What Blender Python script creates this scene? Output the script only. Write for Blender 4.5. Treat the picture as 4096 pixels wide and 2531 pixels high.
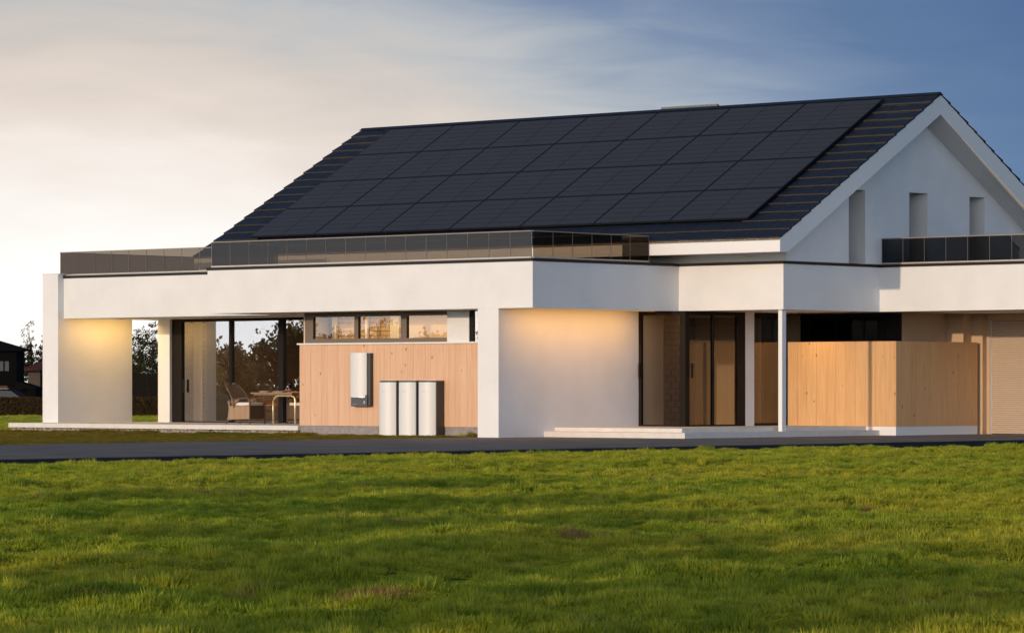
import bpy, math, random
from mathutils import Vector, noise
R_ = math.radians
random.seed(7)
for o in list(bpy.data.objects):
    bpy.data.objects.remove(o)
scene = bpy.context.scene
col = scene.collection

# ---------------------------------------------------------------- camera, sky, sun, exposure
CAM = Vector((58.0319, -66.3587, 1.2228))
YAW = R_(41.4861)
FW = Vector((-math.sin(YAW), math.cos(YAW), 0)); RT = Vector((math.cos(YAW), math.sin(YAW), 0))
cam_d = bpy.data.cameras.new('camera'); cam = bpy.data.objects.new('camera', cam_d); col.objects.link(cam)
cam.location = CAM; cam.rotation_euler = (R_(90), 0, YAW)
cam_d.sensor_width = 36; cam_d.sensor_fit = 'HORIZONTAL'; cam_d.lens = 36*14986/4096
cam_d.shift_y = 0.0678; cam_d.clip_start = 1; cam_d.clip_end = 9000
scene.camera = cam

SUN_EL, SUN_AZX = 9.0, 1.2            # low evening sun, shining along +Y (a hair from +X)
world = bpy.data.worlds.new('World'); scene.world = world; world.use_nodes = True
nt = world.node_tree; nt.nodes.clear()
def wn(t, **k):
    n = nt.nodes.new(t)
    for a, b in k.items(): setattr(n, a, b)
    return n
L = nt.links.new
out = wn('ShaderNodeOutputWorld'); add = wn('ShaderNodeAddShader')
sky = wn('ShaderNodeTexSky', sky_type='NISHITA', sun_disc=False, sun_elevation=R_(SUN_EL), sun_rotation=R_(180-SUN_AZX), altitude=0, air_density=1.0, dust_density=0.6, ozone_density=3.0)
bg = wn('ShaderNodeBackground'); bg.inputs['Strength'].default_value = 0.066
# evening blue of the sky behind the house, and the glow low on the left with thin veils of cloud
tc = wn('ShaderNodeTexCoord')
# the haze layer sits low: look a little higher into the sky model so that the horizon keeps its evening blue
lift = wn('ShaderNodeVectorMath', operation='ADD'); lift.inputs[1].default_value = (0, 0, 0.2); lnm = wn('ShaderNodeVectorMath', operation='NORMALIZE')
L(tc.outputs['Generated'], lift.inputs[0]); L(lift.outputs[0], lnm.inputs[0]); L(lnm.outputs[0], sky.inputs[0])
# added sky glow on the sun's side, out of view, to fill the shaded walls
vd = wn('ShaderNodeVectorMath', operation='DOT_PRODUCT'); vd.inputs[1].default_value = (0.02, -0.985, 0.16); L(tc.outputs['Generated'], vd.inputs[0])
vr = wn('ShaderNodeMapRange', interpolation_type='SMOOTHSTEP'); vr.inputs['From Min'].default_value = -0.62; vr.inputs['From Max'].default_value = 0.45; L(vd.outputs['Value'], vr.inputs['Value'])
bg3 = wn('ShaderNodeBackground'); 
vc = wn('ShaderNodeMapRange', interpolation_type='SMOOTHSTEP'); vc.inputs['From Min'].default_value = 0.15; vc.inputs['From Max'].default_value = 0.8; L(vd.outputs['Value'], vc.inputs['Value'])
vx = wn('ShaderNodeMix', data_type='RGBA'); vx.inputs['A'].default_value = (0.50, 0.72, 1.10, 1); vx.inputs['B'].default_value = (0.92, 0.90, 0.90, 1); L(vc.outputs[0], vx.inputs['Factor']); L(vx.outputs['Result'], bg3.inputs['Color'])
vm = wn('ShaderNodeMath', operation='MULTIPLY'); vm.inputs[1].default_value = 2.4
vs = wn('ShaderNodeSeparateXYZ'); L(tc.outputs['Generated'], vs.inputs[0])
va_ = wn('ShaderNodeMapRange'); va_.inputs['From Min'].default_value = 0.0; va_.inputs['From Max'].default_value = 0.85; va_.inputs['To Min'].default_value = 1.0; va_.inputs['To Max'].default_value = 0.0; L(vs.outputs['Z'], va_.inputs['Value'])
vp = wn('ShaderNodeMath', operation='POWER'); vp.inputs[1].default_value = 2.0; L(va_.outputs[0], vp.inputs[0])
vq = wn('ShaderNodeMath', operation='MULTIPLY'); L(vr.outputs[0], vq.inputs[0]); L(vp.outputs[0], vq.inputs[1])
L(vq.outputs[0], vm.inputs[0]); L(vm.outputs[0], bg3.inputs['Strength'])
add2 = wn('ShaderNodeAddShader')
SQ = 2.2                                 # the glow spreads wider along the horizon than upwards
GD = (FW*1.0 + RT*(-0.118) + Vector((0, 0, 0.022*SQ))).normalized()
dot = wn('ShaderNodeVectorMath', operation='DOT_PRODUCT'); dot.inputs[1].default_value = GD
sqz = wn('ShaderNodeVectorMath', operation='MULTIPLY'); sqz.inputs[1].default_value = (1, 1, SQ); sqn = wn('ShaderNodeVectorMath', operation='NORMALIZE')
L(tc.outputs['Generated'], sqz.inputs[0]); L(sqz.outputs[0], sqn.inputs[0]); L(sqn.outputs[0], dot.inputs[0])
ac = wn('ShaderNodeMath', operation='ARCCOSINE'); L(dot.outputs['Value'], ac.inputs[0])
mp = wn('ShaderNodeMapping'); mp.inputs['Rotation'].default_value = (0, 0, -YAW); mp.inputs['Scale'].default_value = (9, 9, 42)
L(tc.outputs['Generated'], mp.inputs['Vector'])
nz = wn('ShaderNodeTexNoise'); nz.inputs['Scale'].default_value = 2.2; nz.inputs['Detail'].default_value = 5; nz.inputs['Roughness'].default_value = 0.5; nz.inputs['Distortion'].default_value = 0.6
L(mp.outputs[0], nz.inputs['Vector'])
nm = wn('ShaderNodeMath', operation='MULTIPLY_ADD'); nm.inputs[1].default_value = 0.06; nm.inputs[2].default_value = -0.030
L(nz.outputs['Fac'], nm.inputs[0])
an = wn('ShaderNodeMath', operation='SUBTRACT'); L(ac.outputs[0], an.inputs[0]); L(nm.outputs[0], an.inputs[1])
rp = wn('ShaderNodeValToRGB'); rp.color_ramp.interpolation = 'LINEAR'
mr = wn('ShaderNodeMapRange'); mr.inputs['From Min'].default_value = 0.0; mr.inputs['From Max'].default_value = 0.5
L(an.outputs[0], mr.inputs['Value']); L(mr.outputs[0], rp.inputs[0])
els = rp.color_ramp.elements
els[0].position = 0.0; els[0].color = (0.98, 0.87, 0.74, 1)
els[1].position = 1.0; els[1].color = (0.0, 0.0, 0.0, 1)
for p, c in ((0.10, (0.86, 0.75, 0.62)), (0.19, (0.76, 0.605, 0.455)), (0.24, (0.66, 0.505, 0.35)), (0.30, (0.55, 0.42, 0.285)), (0.355, (0.41, 0.355, 0.28)), (0.41, (0.225, 0.21, 0.205)), (0.45, (0.125, 0.12, 0.155)), (0.52, (0.038, 0.038, 0.085)), (0.61, (0.006, 0.0, 0.055)), (0.75, (0.0, 0.0, 0.03))):
    e = els.new(p); e.color = (*c, 1)
bg2 = wn('ShaderNodeBackground'); bg2.inputs['Strength'].default_value = 1.0
L(rp.outputs[0], bg2.inputs['Color']); L(sky.outputs[0], bg.inputs['Color'])
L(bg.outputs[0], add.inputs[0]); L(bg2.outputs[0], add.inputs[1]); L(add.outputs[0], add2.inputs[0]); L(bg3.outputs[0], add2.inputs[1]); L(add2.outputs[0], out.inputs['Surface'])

sd = bpy.data.lights.new('sun', 'SUN'); so = bpy.data.objects.new('sun', sd); col.objects.link(so)
sd.energy = 2.0; sd.color = (1.0, 0.78, 0.56); sd.angle = R_(0.9)
sdir = Vector((math.sin(R_(SUN_AZX))*math.cos(R_(SUN_EL)), -math.cos(R_(SUN_AZX))*math.cos(R_(SUN_EL)), math.sin(R_(SUN_EL))))
so.rotation_euler = sdir.to_track_quat('Z', 'Y').to_euler(); so.location = sdir*200

scene.view_settings.view_transform = 'Standard'; scene.view_settings.look = 'None'
scene.view_settings.exposure = 0.10; scene.view_settings.gamma = 1; scene.view_settings.use_curve_mapping = False
scene.render.engine = 'CYCLES'
cy = scene.cycles
cy.use_denoising = True; cy.max_bounces = 7; cy.diffuse_bounces = 3; cy.glossy_bounces = 4; cy.transparent_max_bounces = 16; cy.transmission_bounces = 4
cy.sample_clamp_indirect = 6; cy.caustics_reflective = False; cy.caustics_refractive = False

# ---------------------------------------------------------------- helpers
class MB:
    def __init__(s): s.v = []; s.f = []
    def quad(s, a, b, c, d):
        n = len(s.v); s.v += [tuple(a), tuple(b), tuple(c), tuple(d)]; s.f.append((n, n+1, n+2, n+3))
    def box(s, x0, x1, y0, y1, z0, z1):
        n = len(s.v)
        s.v += [(x0,y0,z0),(x1,y0,z0),(x1,y1,z0),(x0,y1,z0),(x0,y0,z1),(x1,y0,z1),(x1,y1,z1),(x0,y1,z1)]
        s.f += [tuple(n+i for i in q) for q in ((0,3,2,1),(4,5,6,7),(0,1,5,4),(1,2,6,5),(2,3,7,6),(3,0,4,7))]
        return s
    def prism(s, pts, lo, hi, axis='z'):
        """polygon swept along an axis; pts are 2-D in the other two axes"""
        n = len(s.v); k = len(pts)
        def P(p, h):
            return (p[0], p[1], h) if axis == 'z' else ((h, p[0], p[1]) if axis == 'x' else (p[0], h, p[1]))
        s.v += [P(p, lo) for p in pts] + [P(p, hi) for p in pts]
        s.f.append(tuple(n+i for i in reversed(range(k)))); s.f.append(tuple(n+k+i for i in range(k)))
        for i in range(k):
            j = (i+1) % k; s.f.append((n+i, n+j, n+k+j, n+k+i))
        return s
    def tube(s, pts, r, seg=8, r1=None, cap=True):
        pts = [Vector(p) for p in pts]; m = len(pts); n = len(s.v)
        rs = [r + ((r1 if r1 is not None else r)-r)*i/(m-1) for i in range(m)]
        up = Vector((0.31, 0.17, 0.93))
        for i, p in enumerate(pts):
            d = (pts[min(i+1, m-1)] - pts[max(i-1, 0)]).normalized()
            a = d.cross(up); a = a.normalized() if a.length > 1e-4 else Vector((1,0,0)); b = d.cross(a)
            for k in range(seg):
                t = 2*math.pi*k/seg; s.v.append(tuple(p + (a*math.cos(t)+b*math.sin(t))*rs[i]))
        for i in range(m-1):
            for k in range(seg):
                k2 = (k+1) % seg; s.f.append((n+i*seg+k, n+i*seg+k2, n+(i+1)*seg+k2, n+(i+1)*seg+k))
        if cap:
            s.f.append(tuple(n+k for k in range(seg))); s.f.append(tuple(n+(m-1)*seg+k for k in reversed(range(seg))))
        return s
    def lathe(s, prof, cx=0, cy=0, seg=20):
        n = len(s.v); m = len(prof)
        for r, z in prof:
            for k in range(seg):
                t = 2*math.pi*k/seg; s.v.append((cx+r*math.cos(t), cy+r*math.sin(t), z))
        for i in range(m-1):
            for k in range(seg):
                k2 = (k+1) % seg; s.f.append((n+i*seg+k, n+i*seg+k2, n+(i+1)*seg+k2, n+(i+1)*seg+k))
        return s
    def mesh(s, name):
        me = bpy.data.meshes.new(name); me.from_pydata(s.v, [], s.f); me.update(); return me
    def build(s, name, mat, parent=None, smooth=False, bevel=0):
        me = s.mesh(name); me.materials.append(mat); o = bpy.data.objects.new(name, me); col.objects.link(o)
        if parent: o.parent = parent
        if smooth:
            for p in me.polygons: p.use_smooth = True
        if bevel:
            b = o.modifiers.new('bevel', 'BEVEL'); b.width = bevel; b.segments = 2; b.limit_method = 'ANGLE'
        return o
def link_mesh(name, me, parent=None, loc=None):
    o = bpy.data.objects.new(name, me); col.objects.link(o)
    if parent: o.parent = parent
    if loc: o.location = loc
    return o
def box(name, mat, parent, *b, bevel=0): return MB().box(*b).build(name, mat, parent, bevel=bevel)
def tag(o, label, cat, group=None, kind=None):
    if label: o['label'] = label
    if cat: o['category'] = cat
    if group: o['group'] = group
    if kind: o['kind'] = kind
    return o
def empty(name, loc, label=None, cat=None, group=None, rz=0):
    o = bpy.data.objects.new(name, None); col.objects.link(o); o.location = loc; o.rotation_euler = (0, 0, rz); o.empty_display_size = 0.1
    return tag(o, label, cat, group)
def copy_tree(o, parent=None):
    c = o.copy(); col.objects.link(c); c.parent = parent
    for ch in list(o.children): copy_tree(ch, c)
    return c

# ---------------------------------------------------------------- materials
def mat(name, color, rough=0.6, metal=0, spec=0.5, noise_scale=0, noise_amt=0.0, bump=0.0, bump_scale=60, color2=None, coat=0):
    m = bpy.data.materials.new(name); m.use_nodes = True; t = m.node_tree; b = t.nodes['Principled BSDF']
    b.inputs['Base Color'].default_value = (*color, 1); b.inputs['Roughness'].default_value = rough; b.inputs['Metallic'].default_value = metal
    b.inputs['Specular IOR Level'].default_value = spec; b.inputs['Coat Weight'].default_value = coat
    g = t.nodes.new('ShaderNodeNewGeometry')
    if noise_scale:
        n = t.nodes.new('ShaderNodeTexNoise'); n.inputs['Scale'].default_value = noise_scale; n.inputs['Detail'].default_value = 6; n.inputs['Roughness'].default_value = 0.6
        t.links.new(g.outputs['Position'], n.inputs['Vector'])
        r = t.nodes.new('ShaderNodeMix'); r.data_type = 'RGBA'
        c2 = color2 or tuple(c*(1-noise_amt) for c in color)
        r.inputs['A'].default_value = (*color, 1); r.inputs['B'].default_value = (*c2, 1)
        mr = t.nodes.new('ShaderNodeMapRange'); mr.inputs['From Min'].default_value = 0.35; mr.inputs['From Max'].default_value = 0.7
        t.links.new(n.outputs['Fac'], mr.inputs['Value']); t.links.new(mr.outputs[0], r.inputs['Factor'])
        t.links.new(r.outputs['Result'], b.inputs['Base Color'])
    if bump:
        n2 = t.nodes.new('ShaderNodeTexNoise'); n2.inputs['Scale'].default_value = bump_scale; n2.inputs['Detail'].default_value = 4
        t.links.new(g.outputs['Position'], n2.inputs['Vector'])
        bp = t.nodes.new('ShaderNodeBump'); bp.inputs['Strength'].default_value = bump; bp.inputs['Distance'].default_value = 0.02
        t.links.new(n2.outputs['Fac'], bp.inputs['Height']); t.links.new(bp.outputs[0], b.inputs['Normal'])
    return m
def emis(name, color, s):
    m = bpy.data.materials.new(name); m.use_nodes = True; t = m.node_tree; t.nodes.clear()
    e = t.nodes.new('ShaderNodeEmission'); e.inputs[0].default_value = (*color, 1); e.inputs[1].default_value = s
    o = t.nodes.new('ShaderNodeOutputMaterial'); t.links.new(e.outputs[0], o.inputs[0]); return m
def glass(name, tint, refl, edge, rough=0.0, gcol=(1, 1, 1)):
    m = bpy.data.materials.new(name); m.use_nodes = True; t = m.node_tree; t.nodes.clear()
    o = t.nodes.new('ShaderNodeOutputMaterial'); mx = t.nodes.new('ShaderNodeMixShader')
    tr = t.nodes.new('ShaderNodeBsdfTransparent'); tr.inputs[0].default_value = (*tint, 1)
    gl = t.nodes.new('ShaderNodeBsdfGlossy'); gl.inputs['Roughness'].default_value = rough; gl.inputs['Color'].default_value = (*gcol, 1)
    lw = t.nodes.new('ShaderNodeLayerWeight'); lw.inputs['Blend'].default_value = 0.5
    pw = t.nodes.new('ShaderNodeMath'); pw.operation = 'POWER'; pw.inputs[1].default_value = 4
    ma = t.nodes.new('ShaderNodeMath'); ma.operation = 'MULTIPLY_ADD'; ma.inputs[1].default_value = edge; ma.inputs[2].default_value = refl; ma.use_clamp = True
    t.links.new(lw.outputs['Facing'], pw.inputs[0]); t.links.new(pw.outputs[0], ma.inputs[0]); t.links.new(ma.outputs[0], mx.inputs[0])
    t.links.new(tr.outputs[0], mx.inputs[1]); t.links.new(gl.outputs[0], mx.inputs[2]); t.links.new(mx.outputs[0], o.inputs[0]); return m
def wood_mat(name, c1, c2):
    m = bpy.data.materials.new(name); m.use_nodes = True; t = m.node_tree; b = t.nodes['Principled BSDF']
    b.inputs['Roughness'].default_value = 0.62; b.inputs['Specular IOR Level'].default_value = 0.3
    g = t.nodes.new('ShaderNodeNewGeometry'); oi = t.nodes.new('ShaderNodeObjectInfo')
    mp = t.nodes.new('ShaderNodeMapping'); mp.inputs['Scale'].default_value = (22, 22, 1.1); t.links.new(g.outputs['Position'], mp.inputs['Vector'])
    n = t.nodes.new('ShaderNodeTexNoise'); n.inputs['Scale'].default_value = 1.0; n.inputs['Detail'].default_value = 5; n.inputs['Distortion'].default_value = 0.8
    t.links.new(mp.outputs[0], n.inputs['Vector'])
    mx = t.nodes.new('ShaderNodeMix'); mx.data_type = 'RGBA'; mx.inputs['A'].default_value = (*c1, 1); mx.inputs['B'].default_value = (*c2, 1)
    a = t.nodes.new('ShaderNodeMath'); a.operation = 'MULTIPLY_ADD'; a.inputs[1].default_value = 0.16; a.inputs[2].default_value = -0.08; t.links.new(oi.outputs['Random'], a.inputs[0])
    s = t.nodes.new('ShaderNodeMath'); s.operation = 'ADD'; t.links.new(n.outputs['Fac'], s.inputs[0]); t.links.new(a.outputs[0], s.inputs[1])
    mr = t.nodes.new('ShaderNodeMapRange'); mr.inputs['From Min'].default_value = 0.3; mr.inputs['From Max'].default_value = 0.75; t.links.new(s.outputs[0], mr.inputs['Value'])
    t.links.new(mr.outputs[0], mx.inputs['Factor'])
    # knots
    mp2 = t.nodes.new('ShaderNodeMapping'); mp2.inputs['Scale'].default_value = (3.4, 3.4, 2.1); t.links.new(g.outputs['Position'], mp2.inputs['Vector'])
    v = t.nodes.new('ShaderNodeTexVoronoi'); v.inputs['Scale'].default_value = 1.0; t.links.new(mp2.outputs[0], v.inputs['Vector'])
    kr = t.nodes.new('ShaderNodeMapRange'); kr.inputs['From Min'].default_value = 0.05; kr.inputs['From Max'].default_value = 0.10; kr.inputs['To Min'].default_value = 0.75; kr.inputs['To Max'].default_value = 0.0
    t.links.new(v.outputs['Distance'], kr.inputs['Value'])
    m2 = t.nodes.new('ShaderNodeMix'); m2.data_type = 'RGBA'; m2.inputs['B'].default_value = (0.16, 0.06, 0.02, 1)
    t.links.new(mx.outputs['Result'], m2.inputs['A']); t.links.new(kr.outputs[0], m2.inputs['Factor']); t.links.new(m2.outputs['Result'], b.inputs['Base Color'])
    return m
def leaf_mat(name, c1, c2, scale=1.5, trans=0.35, rough=0.6):
    m = bpy.data.materials.new(name); m.use_nodes = True; t = m.node_tree; t.nodes.clear()
    o = t.nodes.new('ShaderNodeOutputMaterial'); mx = t.nodes.new('ShaderNodeMixShader'); mx.inputs[0].default_value = trans
    d = t.nodes.new('ShaderNodeBsdfDiffuse'); tr = t.nodes.new('ShaderNodeBsdfTranslucent')
    g = t.nodes.new('ShaderNodeNewGeometry'); n = t.nodes.new('ShaderNodeTexNoise'); n.inputs['Scale'].default_value = scale; n.inputs['Detail'].default_value = 3
    t.links.new(g.outputs['Position'], n.inputs['Vector'])
    mc = t.nodes.new('ShaderNodeMix'); mc.data_type = 'RGBA'; mc.inputs['A'].default_value = (*c1, 1); mc.inputs['B'].default_value = (*c2, 1)
    mr = t.nodes.new('ShaderNodeMapRange'); mr.inputs['From Min'].default_value = 0.3; mr.inputs['From Max'].default_value = 0.7
    t.links.new(n.outputs['Fac'], mr.inputs['Value']); t.links.new(mr.outputs[0], mc.inputs['Factor'])
    t.links.new(mc.outputs['Result'], d.inputs[0]); t.links.new(mc.outputs['Result'], tr.inputs[0])
    t.links.new(d.outputs[0], mx.inputs[1]); t.links.new(tr.outputs[0], mx.inputs[2]); t.links.new(mx.outputs[0], o.inputs[0]); return m
def grass_mat(name='grass_blades', K=(1, 1, 1)):
    m = bpy.data.materials.new(name); m.use_nodes = True; t = m.node_tree; t.nodes.clear()
    o = t.nodes.new('ShaderNodeOutputMaterial'); mx = t.nodes.new('ShaderNodeMixShader'); mx.inputs[0].default_value = 0.42
    d = t.nodes.new('ShaderNodeBsdfPrincipled'); d.inputs['Roughness'].default_value = 0.5; d.inputs['Specular IOR Level'].default_value = 0.25
    tr = t.nodes.new('ShaderNodeBsdfTranslucent')
    g = t.nodes.new('ShaderNodeNewGeometry'); oi = t.nodes.new('ShaderNodeObjectInfo')
    def nz(s, det): 
        n = t.nodes.new('ShaderNodeTexNoise'); n.inputs['Scale'].default_value = s; n.inputs['Detail'].default_value = det
        t.links.new(g.outputs['Position'], n.inputs['Vector']); return n
    n1 = nz(1.1, 4); n2 = nz(0.16, 2); n3 = nz(0.9, 5)
    def rng(sock, a, b):
        r = t.nodes.new('ShaderNodeMapRange'); r.inputs['From Min'].default_value = a; r.inputs['From Max'].default_value = b; t.links.new(sock, r.inputs['Value']); return r.outputs[0]
    def mixc(fac, A, B):
        x = t.nodes.new('ShaderNodeMix'); x.data_type = 'RGBA'
        for k, c in (('A', A), ('B', B)):
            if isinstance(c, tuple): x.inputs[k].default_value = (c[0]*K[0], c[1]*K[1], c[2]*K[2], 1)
            else: t.links.new(c, x.inputs[k])
        t.links.new(fac, x.inputs['Factor']); return x.outputs['Result']
    c = mixc(rng(n1.outputs['Fac'], 0.36, 0.64), (0.20, 0.30, 0.016), (0.50, 0.52, 0.040))
    c = mixc(rng(n2.outputs['Fac'], 0.40, 0.62), c, (0.50, 0.47, 0.040))
    c = mixc(rng(oi.outputs['Random'], 0.15, 1.35), c, (0.11, 0.19, 0.012))
    c = mixc(rng(n3.outputs['Fac'], 0.64, 0.72), c, (0.34, 0.20, 0.09))
    t.links.new(c, d.inputs['Base Color']); t.links.new(c, tr.inputs[0])
    t.links.new(d.outputs[0], mx.inputs[1]); t.links.new(tr.outputs[0], mx.inputs[2]); t.links.new(mx.outputs[0], o.inputs[0]); return m

M = {}
M['plaster'] = mat('white_plaster', (0.80, 0.785, 0.76), 0.85, spec=0.2, noise_scale=0.9, noise_amt=0.085, bump=0.16, bump_scale=60)
M['plaster2'] = mat('white_trim_paint', (0.80, 0.785, 0.76), 0.7, spec=0.3)
M['bronze'] = mat('dark_bronze_metal', (0.020, 0.014, 0.010), 0.5, spec=0.25)
M['frame'] = mat('dark_window_frame', (0.012, 0.009, 0.007), 0.5, spec=0.15)
M['taupe'] = mat('taupe_window_frame', (0.17, 0.125, 0.088), 0.5, spec=0.4)
M['rail'] = mat('pale_rail_metal', (0.50, 0.45, 0.39), 0.4, metal=0.3)
M['wood2'] = wood_mat('golden_larch_boards', (0.73, 0.44, 0.21), (0.61, 0.33, 0.14))
M['wood'] = wood_mat('larch_boards', (0.745, 0.475, 0.305), (0.64, 0.375, 0.225))
M['concrete'] = mat('plinth_concrete', (0.34, 0.30, 0.285), 0.9, spec=0.2, noise_scale=9, noise_amt=0.35, bump=0.3, bump_scale=30)
M['stone'] = mat('pale_stone', (0.72, 0.675, 0.61), 0.75, spec=0.3, noise_scale=4, noise_amt=0.10, bump=0.08)
M['asphalt'] = mat('asphalt', (0.20, 0.18, 0.168), 0.75, spec=0.35, noise_scale=0.7, noise_amt=0.42, bump=0.6, bump_scale=45)
M['kerb'] = mat('dark_kerb', (0.016, 0.018, 0.024), 0.7, noise_scale=8, noise_amt=0.5)
M['soil'] = mat('turf_ground', (0.085, 0.105, 0.018), 0.95, spec=0.1, noise_scale=0.8, color2=(0.045, 0.06, 0.012))
M['tile'] = mat('slate_roof_tile', (0.016, 0.024, 0.044), 0.5, spec=0.3, noise_scale=5, noise_amt=0.35, bump=0.1, bump_scale=40)
M['tile_edge'] = mat('sunlit_tile_edge', (0.060, 0.045, 0.030), 0.8)  # lighter tan paints sunlight onto the tiles' lower edges
M['deck'] = mat('roof_underlay', (0.02, 0.02, 0.024), 0.9)
M['cell'] = mat('solar_cell', (0.044, 0.045, 0.054), 0.40, spec=0.6, noise_scale=45, noise_amt=0.35)
M['pframe'] = mat('solar_frame_black', (0.010, 0.011, 0.014), 0.35, spec=0.5)
M['bus'] = mat('solar_backsheet', (0.006, 0.008, 0.016), 0.5, spec=0.2)
M['glass'] = glass('window_glass', (0.74, 0.70, 0.64), 0.24, 0.4)
M['glass_front'] = glass('entrance_front_glass', (0.84, 0.80, 0.74), 0.02, 0.15)
M['glass_dusk'] = glass('dark_balcony_glass', (0.30, 0.29, 0.28), 0.012, 0.1)
M['glass_dark'] = glass('entrance_glass', (0.60, 0.55, 0.48), 0.09, 0.5)
M['glass_clear'] = glass('clear_window_glass', (0.90, 0.88, 0.84), 0.05, 0.4)
M['glass_rail'] = glass('bronze_railing_glass', (0.48, 0.42, 0.345), 0.02, 0.12)
M['joint'] = mat('joint_strip', (0.28, 0.235, 0.19), 0.5)
M['drink'] = glass('tinted_wine_glass', (0.30, 0.24, 0.36), 0.06, 0.5)
M['brick'] = mat('buff_brick', (0.62, 0.44, 0.25), 0.9, noise_scale=7, noise_amt=0.35, bump=0.6, bump_scale=25)
M['mortar'] = mat('mortar', (0.20, 0.12, 0.06), 0.95)
M['brick2'] = mat('brown_brick', (0.045, 0.025, 0.015), 0.9, noise_scale=7, noise_amt=0.4, bump=0.6, bump_scale=25)
M['mortar2'] = mat('dark_mortar', (0.010, 0.006, 0.004), 0.95)
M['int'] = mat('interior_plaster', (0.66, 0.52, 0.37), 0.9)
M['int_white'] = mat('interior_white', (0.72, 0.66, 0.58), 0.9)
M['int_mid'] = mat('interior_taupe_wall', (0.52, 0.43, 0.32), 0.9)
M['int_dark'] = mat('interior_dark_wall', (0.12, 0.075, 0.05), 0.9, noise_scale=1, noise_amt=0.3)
M['floor'] = mat('interior_floor', (0.30, 0.17, 0.10), 0.5)
M['tan'] = mat('tan_render', (0.60, 0.41, 0.25), 0.9, spec=0.2, noise_scale=2, noise_amt=0.06)
M['shutter'] = mat('beige_shutter', (0.60, 0.46, 0.34), 0.5, spec=0.4)
M['batt_white'] = mat('pearl_white_shell', (0.74, 0.72, 0.685), 0.55, metal=0.12, spec=0.4)
M['batt_dark'] = mat('graphite_shell', (0.05, 0.045, 0.042), 0.35, spec=0.5)
M['batt_mid'] = mat('graphite_front', (0.085, 0.080, 0.078), 0.4, spec=0.5)
M['chrome'] = mat('satin_trim', (0.8, 0.79, 0.77), 0.25, metal=0.6)
M['mark'] = mat('grey_lettering', (0.42, 0.40, 0.38), 0.6)
M['mark_w'] = mat('white_lettering', (0.75, 0.75, 0.74), 0.6)
M['wicker'] = mat('wicker', (0.34, 0.20, 0.11), 0.6, noise_scale=60, noise_amt=0.6, bump=0.5, bump_scale=120)
M['wicker_d'] = mat('dark_wicker_frame', (0.11, 0.055, 0.028), 0.55)
M['cushion'] = mat('cream_cushion', (0.74, 0.68, 0.62), 0.9)
M['brass'] = mat('pale_brass_tube', (0.78, 0.62, 0.36), 0.3, metal=0.5)
M['tabletop'] = mat('teak_top', (0.36, 0.22, 0.13), 0.5, noise_scale=14, noise_amt=0.4)
M['plate'] = mat('stoneware', (0.55, 0.42, 0.28), 0.4)
M['petal'] = mat('pink_petal', (0.80, 0.36, 0.42), 0.6)
M['petal2'] = mat('deep_pink', (0.55, 0.10, 0.18), 0.6)
M['sofa'] = mat('ochre_sofa_fabric', (0.44, 0.24, 0.07), 0.95, noise_scale=20, noise_amt=0.2)
M['curtain'] = mat('white_curtain', (0.82, 0.76, 0.70), 0.9)
M['bark'] = mat('bark', (0.045, 0.032, 0.022), 0.95, noise_scale=6, noise_amt=0.5)
M['leaf_a'] = leaf_mat('dark_leaves', (0.028, 0.032, 0.012), (0.085, 0.066, 0.026))  # dark tones stand in for the far trees being backlit
M['leaf_b'] = leaf_mat('autumn_leaves', (0.10, 0.055, 0.03), (0.17, 0.10, 0.05))
M['leaf_c'] = leaf_mat('green_leaves', (0.030, 0.038, 0.012), (0.070, 0.068, 0.022))
M['leaf_d'] = leaf_mat('olive_leaves', (0.34, 0.31, 0.15), (0.48, 0.42, 0.22), 0.6, 0.55)
M['hedge'] = leaf_mat('brown_hedge_leaves', (0.035, 0.024, 0.010), (0.12, 0.075, 0.030), 9)
M['black'] = mat('backlit_dark_wall', (0.0035, 0.003, 0.003), 0.9, spec=0.1, noise_scale=3, noise_amt=0.4)  # near-black stands in for the backlit shade of the far houses
M['black_roof'] = mat('backlit_dark_roofing', (0.004, 0.0037, 0.004), 0.9, spec=0.1)  # backlit shade put into the roof colour
M['red_roof'] = mat('red_clay_roof', (0.075, 0.012, 0.012), 0.85, noise_scale=8, noise_amt=0.5)
M['render_dim'] = mat('dark_render', (0.085, 0.065, 0.048), 0.9)  # even dark tone for the far walls and shed roof
M['far_glass'] = mat('dark_pane', (0.03, 0.03, 0.033), 0.25, spec=0.6)
M['fence'] = mat('dark_fence_board', (0.012, 0.009, 0.006), 0.9, spec=0.1, noise_scale=4, noise_amt=0.5)
M['carpaint'] = mat('grey_car_paint', (0.006, 0.006, 0.007), 0.6, spec=0.08)
M['tyre'] = mat('tyre', (0.01, 0.01, 0.01), 0.9)
M['copper'] = mat('brown_gable_boards', (0.06, 0.022, 0.01), 0.7)
M['grass'] = grass_mat('grass_blades', (1.12, 1.08, 1.0))
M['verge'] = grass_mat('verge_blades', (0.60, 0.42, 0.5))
M['pebble'] = mat('pebble', (0.60, 0.50, 0.38), 0.9, noise_scale=14, noise_amt=0.6)
M['lamp'] = emis('lamp_diffuser', (1.0, 0.60, 0.25), 0.5)
M['lamp_off'] = mat('downlight_ring', (0.35, 0.30, 0.26), 0.4)
M['ridgebox'] = mat('ridge_vent_felt', (0.22, 0.215, 0.20), 0.95, noise_scale=25, noise_amt=0.5)

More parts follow.
